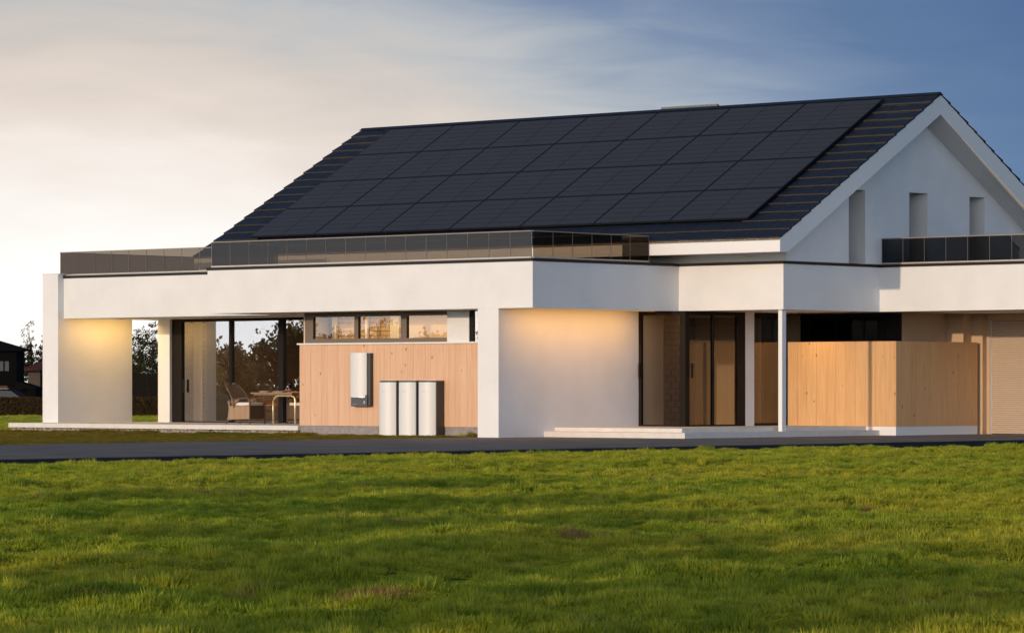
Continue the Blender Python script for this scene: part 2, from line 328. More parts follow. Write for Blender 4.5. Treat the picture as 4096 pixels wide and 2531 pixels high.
# ---------------------------------------------------------------- ground
XN, XFAR = 10.0, -1.76                 # near and far edge of the driveway
def ground_z(x, y):
    p = Vector((x, y, 0)); d = p - Vector((CAM.x, CAM.y, 0)); t = d.dot(FW)
    und = 0.085*noise.noise(Vector((x*0.42, y*0.42, 1.3))) + 0.065*noise.noise(Vector((x*0.95, y*0.95, 7.1))) + 0.040*noise.noise(Vector((x*2.0, y*2.0, 3.7)))
    if x > XN: return -0.125 + und*min(1, (x-XN)/2.5)
    if x > XFAR-0.02: return -0.30
    z = -0.03 + 0.3*und*min(1, (XFAR-x)/3)
    if t > 156: z -= min(0.5, (t-156)/60*0.5)
    return z
tl = [-900, -300, -100, -30, 0, 8, 12]; v = 14.0
while v < 80: tl.append(v); v += 0.25 if v < 40 else 0.4
while v < 104: tl.append(v); v += 1.2
tl += list(range(105, 176, 4)) + [180, 190, 200, 230, 280, 360, 500, 800, 1500, 4000]
ll = [-4000, -1500, -600, -250, -120, -60, -36, -26, -20]; v = -16.0
while v <= 16: ll.append(v); v += 0.25
ll += [20, 26, 36, 60, 120, 250, 600, 1500, 4000]
g = MB()
for t in tl:
    for l in ll:
        p = CAM + FW*t + RT*l; g.v.append((p.x, p.y, ground_z(p.x, p.y)))
W_ = len(ll)
for i in range(len(tl)-1):
    for j in range(W_-1):
        g.f.append((i*W_+j, i*W_+j+1, (i+1)*W_+j+1, (i+1)*W_+j))
tag(g.build('ground', M['soil'], smooth=True), 'turf covered ground stretching to the horizon', 'ground', kind='structure')

drive = MB().box(XFAR, XN, -120, 70, -0.45, 0.0).build('driveway', M['asphalt']); tag(drive, 'dark asphalt driveway running past the house', 'driveway', kind='structure')
box('kerb', M['kerb'], drive, XN+0.003, XN+0.06, -120, 70, -0.45, -0.012)

# ---------------------------------------------------------------- house
ZS, ZT, ZF = 3.064, 4.161, 0.222
house = empty('house', (0, 0, 0), 'large white modern house with flat wings, slate gable roof and timber cladding', 'house')
outline = [(-19.09, 2.33), (-11.0, 2.33), (-11.0, 0), (0, 0), (0, 5.468), (3.23, 5.468), (3.23, 9.402), (13, 9.402), (13, 16.3), (-19.09, 16.3)]
MB().prism(outline, ZS, ZT).build('flat_roof', M['plaster'], house)
def offset_poly(P, d):
    n = len(P); o = []
    for i in range(n):
        a = Vector(P[i-1]); b = Vector(P[i]); c = Vector(P[(i+1) % n])
        n1 = Vector(((b-a).y, -(b-a).x)).normalized(); n2 = Vector(((c-b).y, -(c-b).x)).normalized()
        m = (n1+n2); k = d*2/m.dot(m); o.append(tuple(b + m*k))
    return o
MB().prism(offset_poly(outline, 0.022), ZT, ZT+0.072).build('parapet_cap', M['bronze'], house)
# left fin wall, column, terrace slab
box('fin_wall', M['plaster'], house, -19.727, -19.094, 2.13, 4.869, ZF, 4.277)
box('fin_cap', M['plaster2'], house, -19.745, -19.02, 2.11, 4.89, 4.277, 4.297)
box('column', M['plaster'], house, -18.146, -17.683, 4.97, 5.40, ZF, ZS)
box('terrace_slab', M['stone'], house, -19.95, -8.85, 1.09, 5.30, 0.10, ZF, bevel=0.008)
# pillar wall beside the entrance
box('pillar_wall', M['plaster'], house, -1.75, -1.086, 0.012, 5.235, -0.1, ZS)
# timber fronted room
wr = MB().box(-8.82, -1.76, 1.19, 1.30, 0.225, 2.262).build('timber_wall', M['mortar2'], house)
nb = 36; bw = (8.845-1.752)/nb
bmesh_ = MB().box(0.001, bw-0.002, 0, 0.034, 0, 2.035)
bme = bmesh_.mesh('board'); bme.materials.append(M['wood'])
for i in range(nb):
    o = link_mesh('board', bme, wr, (-8.845+i*bw, 1.150 + random.uniform(-0.002, 0.002), 0.226))
box('window_sill', M['plaster2'], house, -8.90, -1.752, 1.10, 1.30, 2.262, 2.300)
box('plinth', M['concrete'], house, -8.84, -1.752, 1.172, 1.40, -0.15, 0.224)
# window band in the timber room
wb = MB().box(-8.666, -3.788, 1.165, 1.235, 2.301, 2.405).build('clerestory_window', M['taupe'], house)
box('frame', M['taupe'], wb, -8.666, -3.788, 1.165, 1.235, 2.955, ZS-0.003)
box('frame', M['taupe'], wb, -8.666, -8.385, 1.163, 1.236, 2.405, 2.955)
box('frame', M['taupe'], wb, -6.94, -6.81, 1.163, 1.236, 2.405, 2.955)
box('frame', M['taupe'], wb, -5.345, -5.155, 1.163, 1.236, 2.405, 2.955)
for a, b in ((-8.385, -6.94), (-6.81, -5.345), (-5.155, -3.79)):
    box('sash', M['frame'], wb, a, a+0.03, 1.20, 1.23, 2.405, 2.955)
    box('pane', M['glass_clear'], wb, a+0.03, b, 1.212, 1.218, 2.406, 2.954)
box('upper_wall', M['plaster'], house, -3.786, -3.06, 1.153, 1.30, 2.301, ZS-0.002)
sw = MB().box(-3.058, -2.93, 1.17, 1.23, 2.301, ZS-0.003).build('narrow_window', M['frame'], house)
box('pane', M['glass'], sw, -2.93, -1.755, 1.20, 1.206, 2.302, ZS-0.004)
# corridor seen through that band
box('room_wall', M['int'], house, -8.80, -8.72, 1.25, 4.9, ZF, ZS-0.003)
box('room_wall', M['int'], house, -6.10, -1.76, 2.02, 2.10, ZF, ZS-0.003)
bwall = MB().box(-8.71, -6.10, 2.04, 2.10, ZF, ZS-0.003).build('interior_brick_wall', M['mortar'], house)
brick_me = MB().box(0.006, 0.362, 0, 0.05, 0.006, 0.104).mesh('brick'); brick_me.materials.append(M['brick'])
half_me = MB().box(0.006, 0.178, 0, 0.05, 0.006, 0.104).mesh('half_brick'); half_me.materials.append(M['brick'])
for r in range(7):
    x = -8.30; z = 2.27+r*0.11
    if r % 2: link_mesh('brick', half_me, bwall, (x, 2.0+random.uniform(-.008, .008), z)); x += 0.184
    while x < -6.45:
        o = link_mesh('brick', brick_me, bwall, (x, 2.0+random.uniform(-.012, .006), z)); x += 0.368
box('room_post', M['int_white'], house, -8.46, -8.31, 1.92, 2.0, ZF, ZS-0.003)
box('room_post', M['int_white'], house, -7.28, -7.19, 1.90, 1.97, ZF, ZS-0.003)
box('room_post', M['int_white'], house, -6.42, -6.12, 1.92, 2.0, ZF, ZS-0.003)
# living room behind the sliding doors
dr = MB().box(-17.70, -8.84, 5.06, 5.20, 2.985, ZS-0.002).build('sliding_door', M['frame'], house)
box('frame', M['frame'], dr, -17.70, -8.84, 5.08, 5.20, ZF+0.001, ZF+0.03)
box('frame', M['frame'], dr, -17.70, -17.30, 5.06, 5.20, ZF+0.03, 2.985)
box('frame', M['frame'], dr, -15.43, -15.33, 5.06, 5.18, ZF+0.03, 2.985)
box('frame', M['frame'], dr, -13.53, -13.34, 5.06, 5.20, ZF+0.03, 2.985)
box('handle', M['frame'], dr, -17.22, -17.17, 5.02, 5.06, 1.05, 1.40)
for a, b in ((-17.30, -15.43), (-15.33, -13.53), (-13.34, -8.84)):
    box('pane', M['glass'], dr, a, b, 5.12, 5.128, ZF+0.03, 2.985)
box('living_floor', M['floor'], house, -18.1, 0.35, 5.31, 13.0, 0.05, ZF-0.004)
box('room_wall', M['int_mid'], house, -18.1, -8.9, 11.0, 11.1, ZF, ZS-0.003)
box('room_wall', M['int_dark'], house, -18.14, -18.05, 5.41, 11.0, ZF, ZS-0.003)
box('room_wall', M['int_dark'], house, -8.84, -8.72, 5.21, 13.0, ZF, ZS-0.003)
box('room_wall', M['int'], house, -8.84, -1.80, 4.95, 5.05, ZF, ZS-0.003)
bw2 = MB().box(-18.0, -17.33, 6.05, 6.4, ZF, ZS-0.003).build('brick_pier', M['mortar2'], house)
br2 = MB().box(0.006, 0.325, 0, 0.02, 0.006, 0.124).mesh('brick'); br2.materials.append(M['brick'])
for r in range(21):
    for k in range(2): link_mesh('brick', br2, bw2, (-18.0+k*0.335, 6.03, ZF+0.02+r*0.13))
# entrance glass bay
XB, YB = 0.40, 5.223
eb = MB().box(-1.16, XB, YB, YB+0.08, 2.975, ZS-0.002).build('entrance_glazing', M['frame'], house)
box('frame', M['frame'], eb, -1.086, XB, YB-0.004, YB+0.08, ZF+0.001, ZF+0.045)
box('frame', M['frame'], eb, -1.084, -1.0, YB, YB+0.08, ZF+0.045, 2.975)
box('frame', M['frame'], eb, XB-0.17, XB, YB, YB+0.17, ZF+0.045, 2.975)
box('frame', M['frame'], eb, XB-0.08, XB, YB+0.17, 7.61, 2.965, ZS-0.003)
box('frame', M['frame'], eb, XB-0.08, XB, YB+0.17, 7.61, ZF+0.001, ZF+0.045)
box('frame', M['frame'], eb, XB-0.08, XB, 6.31, 6.37, ZF+0.045, 2.965)
box('frame', M['frame'], eb, XB-0.10, XB, 7.30, 7.61, ZF+0.045, 2.965)
box('handle', M['frame'], eb, XB, XB+0.05, 5.44, 5.48, 1.42, 1.78)
box('handle', M['frame'], eb, -1.05, -1.01, YB-0.05, YB, 1.42, 1.78)
box('pane', M['glass_front'], eb, -1.0, XB-0.17, YB+0.035, YB+0.042, ZF+0.045, 2.975)
box('pane', M['glass_dark'], eb, XB-0.045, XB-0.038, YB+0.17, 6.31, ZF+0.045, 2.965)
box('pane', M['glass_dark'], eb, XB-0.045, XB-0.038, 6.37, 7.30, ZF+0.045, 2.965)
box('entrance_pier', M['plaster'], house, XB-0.25, XB, 7.613, 7.976, ZF, ZS-0.002)
ew = MB().box(XB-0.1, XB, 7.98, 9.30, 2.93, ZS-0.003).build('hall_window', M['frame'], house)
box('frame', M['frame'], ew, XB-0.1, XB, 7.98, 9.30, ZF+0.001, ZF+0.07)
box('frame', M['frame'], ew, XB-0.1, XB, 9.25, 9.32, ZF+0.07, 2.93)
box('pane', M['glass_dark'], ew, XB-0.05, XB-0.043, 7.98, 9.25, ZF+0.07, 2.93)
# inside the entrance
box('room_wall', M['int_white'], house, -1.75, XB-0.1, 8.30, 8.40, ZF, ZS-0.003)
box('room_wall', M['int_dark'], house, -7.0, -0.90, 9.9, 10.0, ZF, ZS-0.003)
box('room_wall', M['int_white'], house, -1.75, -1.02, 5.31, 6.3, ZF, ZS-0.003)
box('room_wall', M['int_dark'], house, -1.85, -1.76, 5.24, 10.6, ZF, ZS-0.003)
bw3 = MB().box(-0.43, 0.21, 5.40, 5.62, ZF, ZS-0.003).build('hall_brick_pier', M['mortar2'], house)
br3 = MB().box(0.012, 0.25, 0, 0.02, 0.012, 0.138).mesh('brick'); br3.materials.append(M['brick2'])
br3h = MB().box(0.012, 0.12, 0, 0.02, 0.012, 0.138).mesh('half_brick'); br3h.materials.append(M['brick2'])
for r in range(18):
    z = ZF+0.03+r*0.152; x = -0.43
    if r % 2: link_mesh('brick', br3h, bw3, (x, 5.38, z)); x += 0.13
    while x < 0.0: link_mesh('brick', br3, bw3, (x, 5.38, z)); x += 0.26
    if x < 0.12: link_mesh('brick', br3h, bw3, (x, 5.38, z))
# steps
box('entrance_step', M['stone'], house, -1.084, 3.265, 1.645, 9.33, -0.1, 0.130, bevel=0.006)
box('entrance_step', M['stone'], house, -1.084, 2.853, 2.051, 9.325, 0.131, 0.2275, bevel=0.006)
# post
box('porch_post', M['plaster2'], house, 3.003, 3.120, 5.563, 5.718, 0.131, ZS-0.003)
# timber screen by the garage
def screen(name, x0, x1, y0, y1, along):
    n = round((x1-x0 if along == 'x' else y1-y0)/0.29); w = (x1-x0 if along == 'x' else y1-y0)/n
    back = MB().box(x0, x1, y0+0.032, y1, 0.23, 2.325) if along == 'x' else MB().box(x0, x1-0.032, y0, y1, 0.23, 2.325)
    b = back.build(name, M['mortar2'], house)
    me = (MB().box(0.0015, w-0.0025, 0, 0.031, 0, 2.112) if along == 'x' else MB().box(-0.031, 0, 0.0015, w-0.0025, 0, 2.112)).mesh('board'); me.materials.append(M['wood2'])
    for i in range(n):
        j = random.uniform(-0.0015, 0.0015)
        link_mesh('board', me, b, (x0+i*w, y0+j, 0.219) if along == 'x' else (x1+j, y0+i*w, 0.219))
screen('timber_screen', 0.42, 3.741, 9.335, 9.44, 'x')
screen('timber_screen', 3.66, 3.773, 9.337, 12.875, 'y')
box('screen_base', M['plaster2'], house, 0.42, 3.768, 9.342, 9.45, -0.1, 0.217)
box('screen_base', M['plaster2'], house, 3.66, 3.768, 9.451, 12.875, -0.1, 0.217)
# wall and window behind the screen
box('porch_wall', M['tan'], house, -1.75, 2.978, 10.70, 10.8, ZF, ZS-0.002)
pw = MB().box(-0.15, 2.975, 10.62, 10.70, 2.95, 3.045).build('porch_window', M['frame'], house)
box('frame', M['frame'], pw, -0.15, 0.14, 10.62, 10.70, 2.2, 2.95)
box('frame', M['frame'], pw, 2.60, 2.975, 10.62, 10.70, 2.2, 2.95)
box('frame', M['frame'], pw, 0.14, 2.60, 10.62, 10.70, 2.2, 2.38)
for a, b in ((0.14, 0.95), (0.98, 1.80), (1.83, 2.60)):
    box('pane', M['glass_dusk'], pw, a, b, 10.66, 10.667, 2.38, 2.95)
    if b < 2.5: box('mullion', M['frame'], pw, b, b+0.03, 10.64, 10.70, 2.38, 2.95)
box('garage_wall', M['tan'], house, 2.88, 2.98, 10.801, 12.75, 0, ZS-0.002)
box('garage_wall', M['tan'], house, 2.981, 3.40, 12.64, 12.76, 0, ZS-0.002)
box('garage_wall', M['tan'], house, 3.401, 3.50, 12.641, 13.4, 0, ZS-0.002)
box('garage_pilaster', M['tan'], house, 3.501, 3.842, 13.0, 13.4, 0, ZS-0.002)
box('garage_wall', M['tan'], house, 3.843, 3.94, 13.18, 13.4, 0, ZS-0.002)
box('garage_lintel', M['tan'], house, 3.941, 9.0, 13.12, 13.4, 2.88, ZS-0.002)
gd = MB().box(3.942, 9.0, 13.27, 13.32, 0, 2.879).build('garage_door', M['frame'], house)
sl = MB(); prof = [(13.268, 0.002), (13.268, 0.052), (13.245, 0.050), (13.232, 0.027), (13.245, 0.004)]
sl.prism(prof, 3.965, 8.9, axis='x'); sme = sl.mesh('slat'); sme.materials.append(M['shutter'])
for i in range(54): link_mesh('slat', sme, gd, (0, 0, 0.01+i*0.0530))
box('guide_rail', M['plaster2'], gd, 3.945, 3.962, 13.21, 13.268, 0, 2.879)

# ---- upper storey and gable roof
XG, XW = 3.95, 3.23
YE, YR, ZE, ZR = 4.392, 10.995, 4.775, 8.556
TAN = (ZR-ZE)/(YR-YE); SL = math.atan(TAN); CS, SN = math.cos(SL), math.sin(SL)
YE2 = 2*YR-YE
XL = -16.10
TH = 0.545
gw = MB()
yw0, yw1 = 5.60, 2*YR-5.60
def zu(y): return ZR - TH + 0.05 - abs(y-YR)*TAN
# gable wall with three niches: built as vertical strips
niches = [(8.109, 8.794, 6.055), (10.66, 11.45, 6.075), (13.307, 13.984, 6.066)]
ys = [yw0]
for a, b, z in niches: ys += [a, b]
ys.append(yw1)
for i in range(len(ys)-1):
    a, b = ys[i], ys[i+1]; z0 = ZT
    for n_ in niches:
        if abs(n_[0]-a) < 1e-6: z0 = n_[2]
    pts = [(a, z0), (b, z0), (b, zu(b))] + ([(YR, zu(YR))] if a < YR < b else []) + [(a, zu(a))]
    gw.prism(pts, XW-0.85, XW, axis='x')
gw.build('gable_wall', M['plaster'], house)
for a, b, z in niches:
    w = MB().box(XW-0.80, XW-0.74, a, b, ZT+0.06, z).build('niche_window', M['frame'], house)
    box('pane', M['glass_dark'], w, XW-0.735, XW-0.73, a+0.05, b-0.05, ZT+0.1, z-0.05)
box('upper_wall', M['plaster'], house, -15.4, XW-0.851, 5.60, 5.70, ZT, 5.4)
box('upper_wall', M['plaster'], house, -15.4, -15.3, 5.701, yw1, ZT, 4.9)
# roof body: white slab with boxed eaves, seen as barge boards, eave board and soffit
zb = 4.405
yb = YE + (zb - (ZE-TH))/TAN
body = [(YE, zb), (yb, zb), (YR, ZR-TH), (2*YR-yb, zb), (YE2, zb), (YE2, ZE-0.055), (YR, ZR-0.055), (YE, ZE-0.055)]
roof = MB().prism(body, XL, XG, axis='x').build('roof', M['plaster2'], house)
# tiles
ncr = 17; slope = math.hypot(YR-YE, ZR-ZE); pitch = slope/ncr
tw = 0.345
def tile_mesh(w, name):
    m_ = MB()
    # local: x along ridge, s down-slope->up, n normal; stored in slope frame then rotated
    L_ = pitch+0.07
    def P(x, s, n): return (x, s*CS - n*SN, s*SN + n*CS)
    vs = [P(0.003, 0, 0.020), P(w-0.003, 0, 0.020), P(w-0.003, L_, -0.022), P(0.003, L_, -0.022), P(0.003, 0, -0.012), P(w-0.003, 0, -0.012), P(w-0.003, L_, -0.045), P(0.003, L_, -0.045)]
    m_.v = vs; m_.f = [(0, 1, 2, 3), (7, 6, 5, 4), (4, 5, 1, 0), (5, 6, 2, 1), (6, 7, 3, 2), (7, 4, 0, 3)]
    me = m_.mesh(name); me.materials.append(M['tile']); me.materials.append(M['tile_edge']); me.polygons[2].material_index = 1; return me
tme = tile_mesh(tw, 'roof_tile')
def place_tile(x, r, back=False):
    s = r*pitch - 0.035
    o = link_mesh('roof_tile', tme, roof)
    y = YE + s*CS; z = ZE - 0.015 + s*SN + random.uniform(-0.004, 0.004)
    if back: o.location = (x+tw, 2*YR-y, z); o.rotation_euler = (0, 0, math.pi)
    else: o.location = (x, y, z)
nt_ = 0
AX0, AX1 = -14.62, 2.47
ncol = int(round((XG-XL+0.04)/tw)); tw_all = (XG-XL+0.04)/ncol
for r in range(ncr):
    for c in range(ncol):
        x = XL-0.02 + c*tw_all
        hidden = (x > AX0+0.05 and x+tw < AX1-0.05) and 2 <= r < ncr-1
        if not hidden: place_tile(x, r); nt_ += 1
for r in range(ncr): place_tile(XG+0.02-tw, r, back=True); nt_ += 1
# plain underlay below the panels and on the far slope
un = MB()
un.prism([(YE+0.05, ZE-0.05), (YR, ZR-0.053), (YR, ZR-0.025), (YE+0.05, ZE-0.022)], XL+0.05, XG-0.05, axis='x')
un.prism([(YE2-0.05, ZE-0.05), (YR+0.002, ZR-0.053), (YR+0.002, ZR-0.012), (YE2-0.05, ZE-0.008)], XL+0.05, XG-tw-0.02, axis='x')
un.build('underlay', M['deck'], roof)
for i in range(50):
    a = XL + i*0.401
    MB().prism([(YR-0.13, ZR-0.055), (YR, ZR+0.022), (YR+0.13, ZR-0.055), (YR, ZR-0.01)], a+0.002, a+0.399, axis='x').build('ridge_cap', M['tile'], roof)
MB().prism([(YR+0.02, ZR-0.02), (YR+0.10, ZR+0.085), (YR+0.55, ZR-0.15), (YR+0.45, ZR-0.28)], -5.14, -3.23, axis='x').build('ridge_vent', M['ridgebox'], roof)
# tile clips under the eave
clip = MB().box(0, 0.012, -0.006, 0, 0, 0.045).mesh('eave_clip'); clip.materials.append(M['rail'])
eb2 = MB().box(XL+0.01, XG-0.005, YE-0.02, YE-0.001, ZE-0.088, ZE-0.055).build('eave_trim', M['taupe'], roof)
for i in range(50): link_mesh('eave_clip', clip, eb2, (XL+0.2+i*0.40, YE-0.021, ZE-0.095))

# ---- soffit lamps
def downlight(x, y):
    MB().lathe([(0.0, ZS-0.012), (0.07, ZS-0.012), (0.095, ZS-0.010), (0.10, ZS-0.001)], x, y, 20).build('downlight', M['lamp_off'], house)
for x, y in ((-18.2, 3.7), (-14.19, 3.71), (-9.84, 1.95), (1.455, 6.8), (1.49, 8.49), (-11.9, 3.7)): downlight(x, y)
def strip(name, x0, x1, y0, y1, power, z=ZS-0.02, color=(1.0, 0.47, 0.075), tilt=0):
    s = MB().box(x0, x1, y0, y1, z+0.006, ZS-0.002).build(name, M['lamp'], house)
    ld = bpy.data.lights.new(name+'_light', 'AREA'); ld.shape = 'RECTANGLE'; ld.size = x1-x0; ld.size_y = y1-y0; ld.energy = power; ld.color = color
    lo = bpy.data.objects.new(name+'_light', ld); col.objects.link(lo); lo.location = ((x0+x1)/2, (y0+y1)/2, z); lo.parent = house; lo.rotation_euler = (0, tilt, 0)
    return s
strip('strip_lamp', -18.36, -18.30, 2.45, 4.85, 31, tilt=R_(20), color=(1.0, 0.58, 0.15))
strip('strip_lamp', -0.36, -0.30, 0.40, 4.9, 43, tilt=R_(18))
strip('living_fill', -16.5, -10.5, 7.6, 7.9, 300, color=(1.0, 0.84, 0.60))  # added fill that brightens the living room, no lamp known there
strip('room_lamp', -8.3, -2.5, 1.50, 1.56, 32, color=(1.0, 0.66, 0.30))
sl_ = bpy.data.lights.new('downlight_beam', 'SPOT'); sl_.energy = 42; sl_.color = (1.0, 0.58, 0.18); sl_.spot_size = R_(105); sl_.spot_blend = 1.0; sl_.shadow_soft_size = 0.06
slo = bpy.data.objects.new('downlight_beam', sl_); col.objects.link(slo); slo.parent = house; slo.location = (1.49, 8.49, ZS-0.03); slo.rotation_euler = Vector((0.05, -0.55, 0.8)).to_track_quat('Z', 'Y').to_euler()

# ---------------------------------------------------------------- glass railings
def railing(name, label, runs, gm='glass_rail'):
    root = empty(name, (0, 0, ZT+0.073), label, 'railing')
    for (x0, y0, x1, y1) in runs:
        d = Vector((x1-x0, y1-y0, 0)); ln = d.length; n = max(1, round(ln/0.663)); u = d/ln; p0 = Vector((x0, y0, 0)); w = ln/n; q = Vector((-u.y, u.x, 0))
        def bar(nm, m_, a, b, z0, z1, th):
            A = p0+u*a; B = p0+u*b; h = q*(th/2)
            pts = [(A-h), (B-h), (B+h), (A+h)]
            return MB().prism([(p.x, p.y) for p in pts], z0-(ZT+0.073), z1-(ZT+0.073)).build(nm, m_, root)
        bar('base_rail', M['rail'], 0, ln, ZT+0.074, ZT+0.112, 0.05)
        bar('handrail', M['joint'], 0, ln, 4.862, 4.885, 0.036)
        for i in range(n):
            bar('glass_pane', M[gm], i*w+0.008, (i+1)*w-0.008, ZT+0.112, 4.862, 0.012)
            bar('joint', M['joint'], (i+1)*w-0.003, (i+1)*w+0.003, ZT+0.112, 4.862, 0.014)
    return root
railing('glass_railing', 'long bronze glass railing on the main terrace roof below the solar panels', [(-10.92, 2.45, -10.92, 0.07), (-10.90, 0.05, -0.07, 0.05), (-0.05, 0.07, -0.05, 4.36), (-0.07, 4.38, -0.9, 4.38)])
railing('glass_railing', 'bronze glass railing on the low left roof above the fin wall', [(-19.30, 7.6, -19.30, 2.40), (-19.28, 2.38, -11.02, 2.38)])
railing('glass_railing', 'dark glass railing of the balcony in front of the gable', [(3.26, 9.45, 12.9, 9.45)], 'glass_dusk')

# ---------------------------------------------------------------- solar panels
PW, PH = (2.47+14.62)/7, 6.44/4
AY0 = 5.095; AS0 = (AY0-YE)/CS
def slope_box(name, mat_, parent, x0, x1, s0, s1, n0, n1):
    def P(x, s, n): return (x, s*CS-n*SN, s*SN+n*CS)
    m_ = MB(); m_.v = [P(x0,s0,n0),P(x1,s0,n0),P(x1,s1,n0),P(x0,s1,n0),P(x0,s0,n1),P(x1,s0,n1),P(x1,s1,n1),P(x0,s1,n1)]
    m_.f = [(0,3,2,1),(4,5,6,7),(0,1,5,4),(1,2,6,5),(2,3,7,6),(3,0,4,7)]
    return m_.build(name, mat_, parent)
def make_panel():
    p = empty('solar_panel', (0, 0, 0))
    g_ = 0.010; b_ = 0.022
    slope_box('frame', M['pframe'], p, g_, PW-g_, g_, g_+b_, 0.07, 0.115)
    slope_box('frame', M['pframe'], p, g_, PW-g_, PH-g_-b_, PH-g_, 0.07, 0.115)
    slope_box('frame', M['pframe'], p, g_, g_+b_, g_+b_, PH-g_-b_, 0.07, 0.115)
    slope_box('frame', M['pframe'], p, PW-g_-b_, PW-g_, g_+b_, PH-g_-b_, 0.07, 0.115)
    slope_box('backsheet', M['bus'], p, g_+b_, PW-g_-b_, g_+b_, PH-g_-b_, 0.085, 0.108)
    ix0, ix1, is0, is1 = g_+b_+0.004, PW-g_-b_-0.004, g_+b_+0.004, PH-g_-b_-0.004
    cw = (ix1-ix0-0.020)/2; ch = (is1-is0)/6
    for i in range(6):
        for k in range(2):
            a = ix0 + k*(cw+0.020)
            slope_box('cell', M['cell'], p, a, a+cw, is0+i*ch+0.010, is0+(i+1)*ch-0.010, 0.109, 0.113)
    return p
panel = make_panel()
rows = ['bottom row', 'second row up', 'third row up', 'top row']; cols = ['leftmost', 'second from left', 'third from left', 'middle', 'third from right', 'second from right', 'rightmost']
first = True
for r in range(4):
    for c in range(7):
        p = panel if first else copy_tree(panel); first = False
        s = AS0 + r*PH
        p.location = (-14.62 + c*PW, YE + s*CS, ZE + s*SN - 0.01)
        tag(p, f'black solar panel on the slate roof, {cols[c]} panel of the {rows[r]}', 'solar panel', 'solar panels on the roof')

# ---------------------------------------------------------------- battery tower units and wall inverter
def curved_front(x0, x1, yf, yb, sag, n=14):
    pts = []
    for i in range(n+1):
        t = i/n; x = x0+(x1-x0)*t; k = 2*t-1
        pts.append((x, yf + sag*(abs(k)**2.2)))
    return pts + [(x1, yb), (x0, yb)]
def battery(x, label):
    b = empty('battery_unit', (x, 0, 0), label, 'battery', 'battery units on the grass')
    MB().prism([(0.02, 0.87), (0.58, 0.87), (0.595, 0.89), (0.595, 1.135), (0.01, 1.135), (0.01, 0.89)], -0.03, 1.355).build('cabinet', M['batt_dark'], b, bevel=0.012)
    MB().prism(curved_front(0.0, 0.568, 0.725, 0.868, 0.135), -0.02, 1.315).build('front_shell', M['batt_white'], b, bevel=0.022)
    MB().prism(curved_front(0.004, 0.564, 0.735, 0.868, 0.128), 1.316, 1.335).build('front_cap', M['batt_dark'], b)
    MB().prism(curved_front(0.03, 0.55, 0.835, 0.97, 0.03), 1.356, 1.364).build('top_trim', M['chrome'], b)
    lg = MB()
    for k in range(6): lg.box(0.228+k*0.0185, 0.228+k*0.0185+0.012, 0.7240, 0.735, 1.082, 1.093)
    lg.build('lettering', M['mark'], b)
    return b
battery(-5.793, 'white battery tower on the grass, nearest the terrace of the three')
battery(-5.127, 'white battery tower on the grass, middle one of the three')
battery(-4.461, 'white battery tower on the grass, nearest the white pillar of the three')
inv = empty('wall_inverter', (-6.947, 0, 0), 'white and graphite inverter hung on the timber wall above the grass', 'inverter')
MB().prism([(0.02, 1.03), (0.66, 1.03), (0.68, 1.05), (0.68, 1.147), (0.02, 1.147)], 0.72, 2.04).build('housing', M['batt_dark'], inv, bevel=0.008)
MB().prism([(0.06, 1.0), (0.60, 1.0), (0.60, 1.029), (0.06, 1.029)], 0.715, 1.0).build('front_panel', M['batt_mid'], inv, bevel=0.004)
MB().prism(curved_front(0.0, 0.57, 0.915, 1.029, 0.108), 0.955, 2.05).build('front_shell', M['batt_white'], inv, bevel=0.016)
MB().prism(curved_front(0.004, 0.566, 0.925, 1.029, 0.10), 0.935, 0.954).build('shell_trim', M['chrome'], inv)
lg = MB()
for k in range(3): lg.box(0.115+k*0.05, 0.130+k*0.05, 0.9975, 1.0005, 0.762, 0.775)
lg.build('indicator_light', M['mark_w'], inv)
lg = MB()
lg.box(0.505, 0.535, 0.9975, 1.0005, 0.815, 0.835); lg.box(0.49, 0.497, 0.9975, 1.0005, 0.82, 0.85); lg.box(0.50, 0.53, 0.9975, 1.0005, 0.846, 0.853); lg.box(0.478, 0.545, 0.9975, 1.0005, 0.79, 0.797)
lg.build('emblem', M['mark_w'], inv)

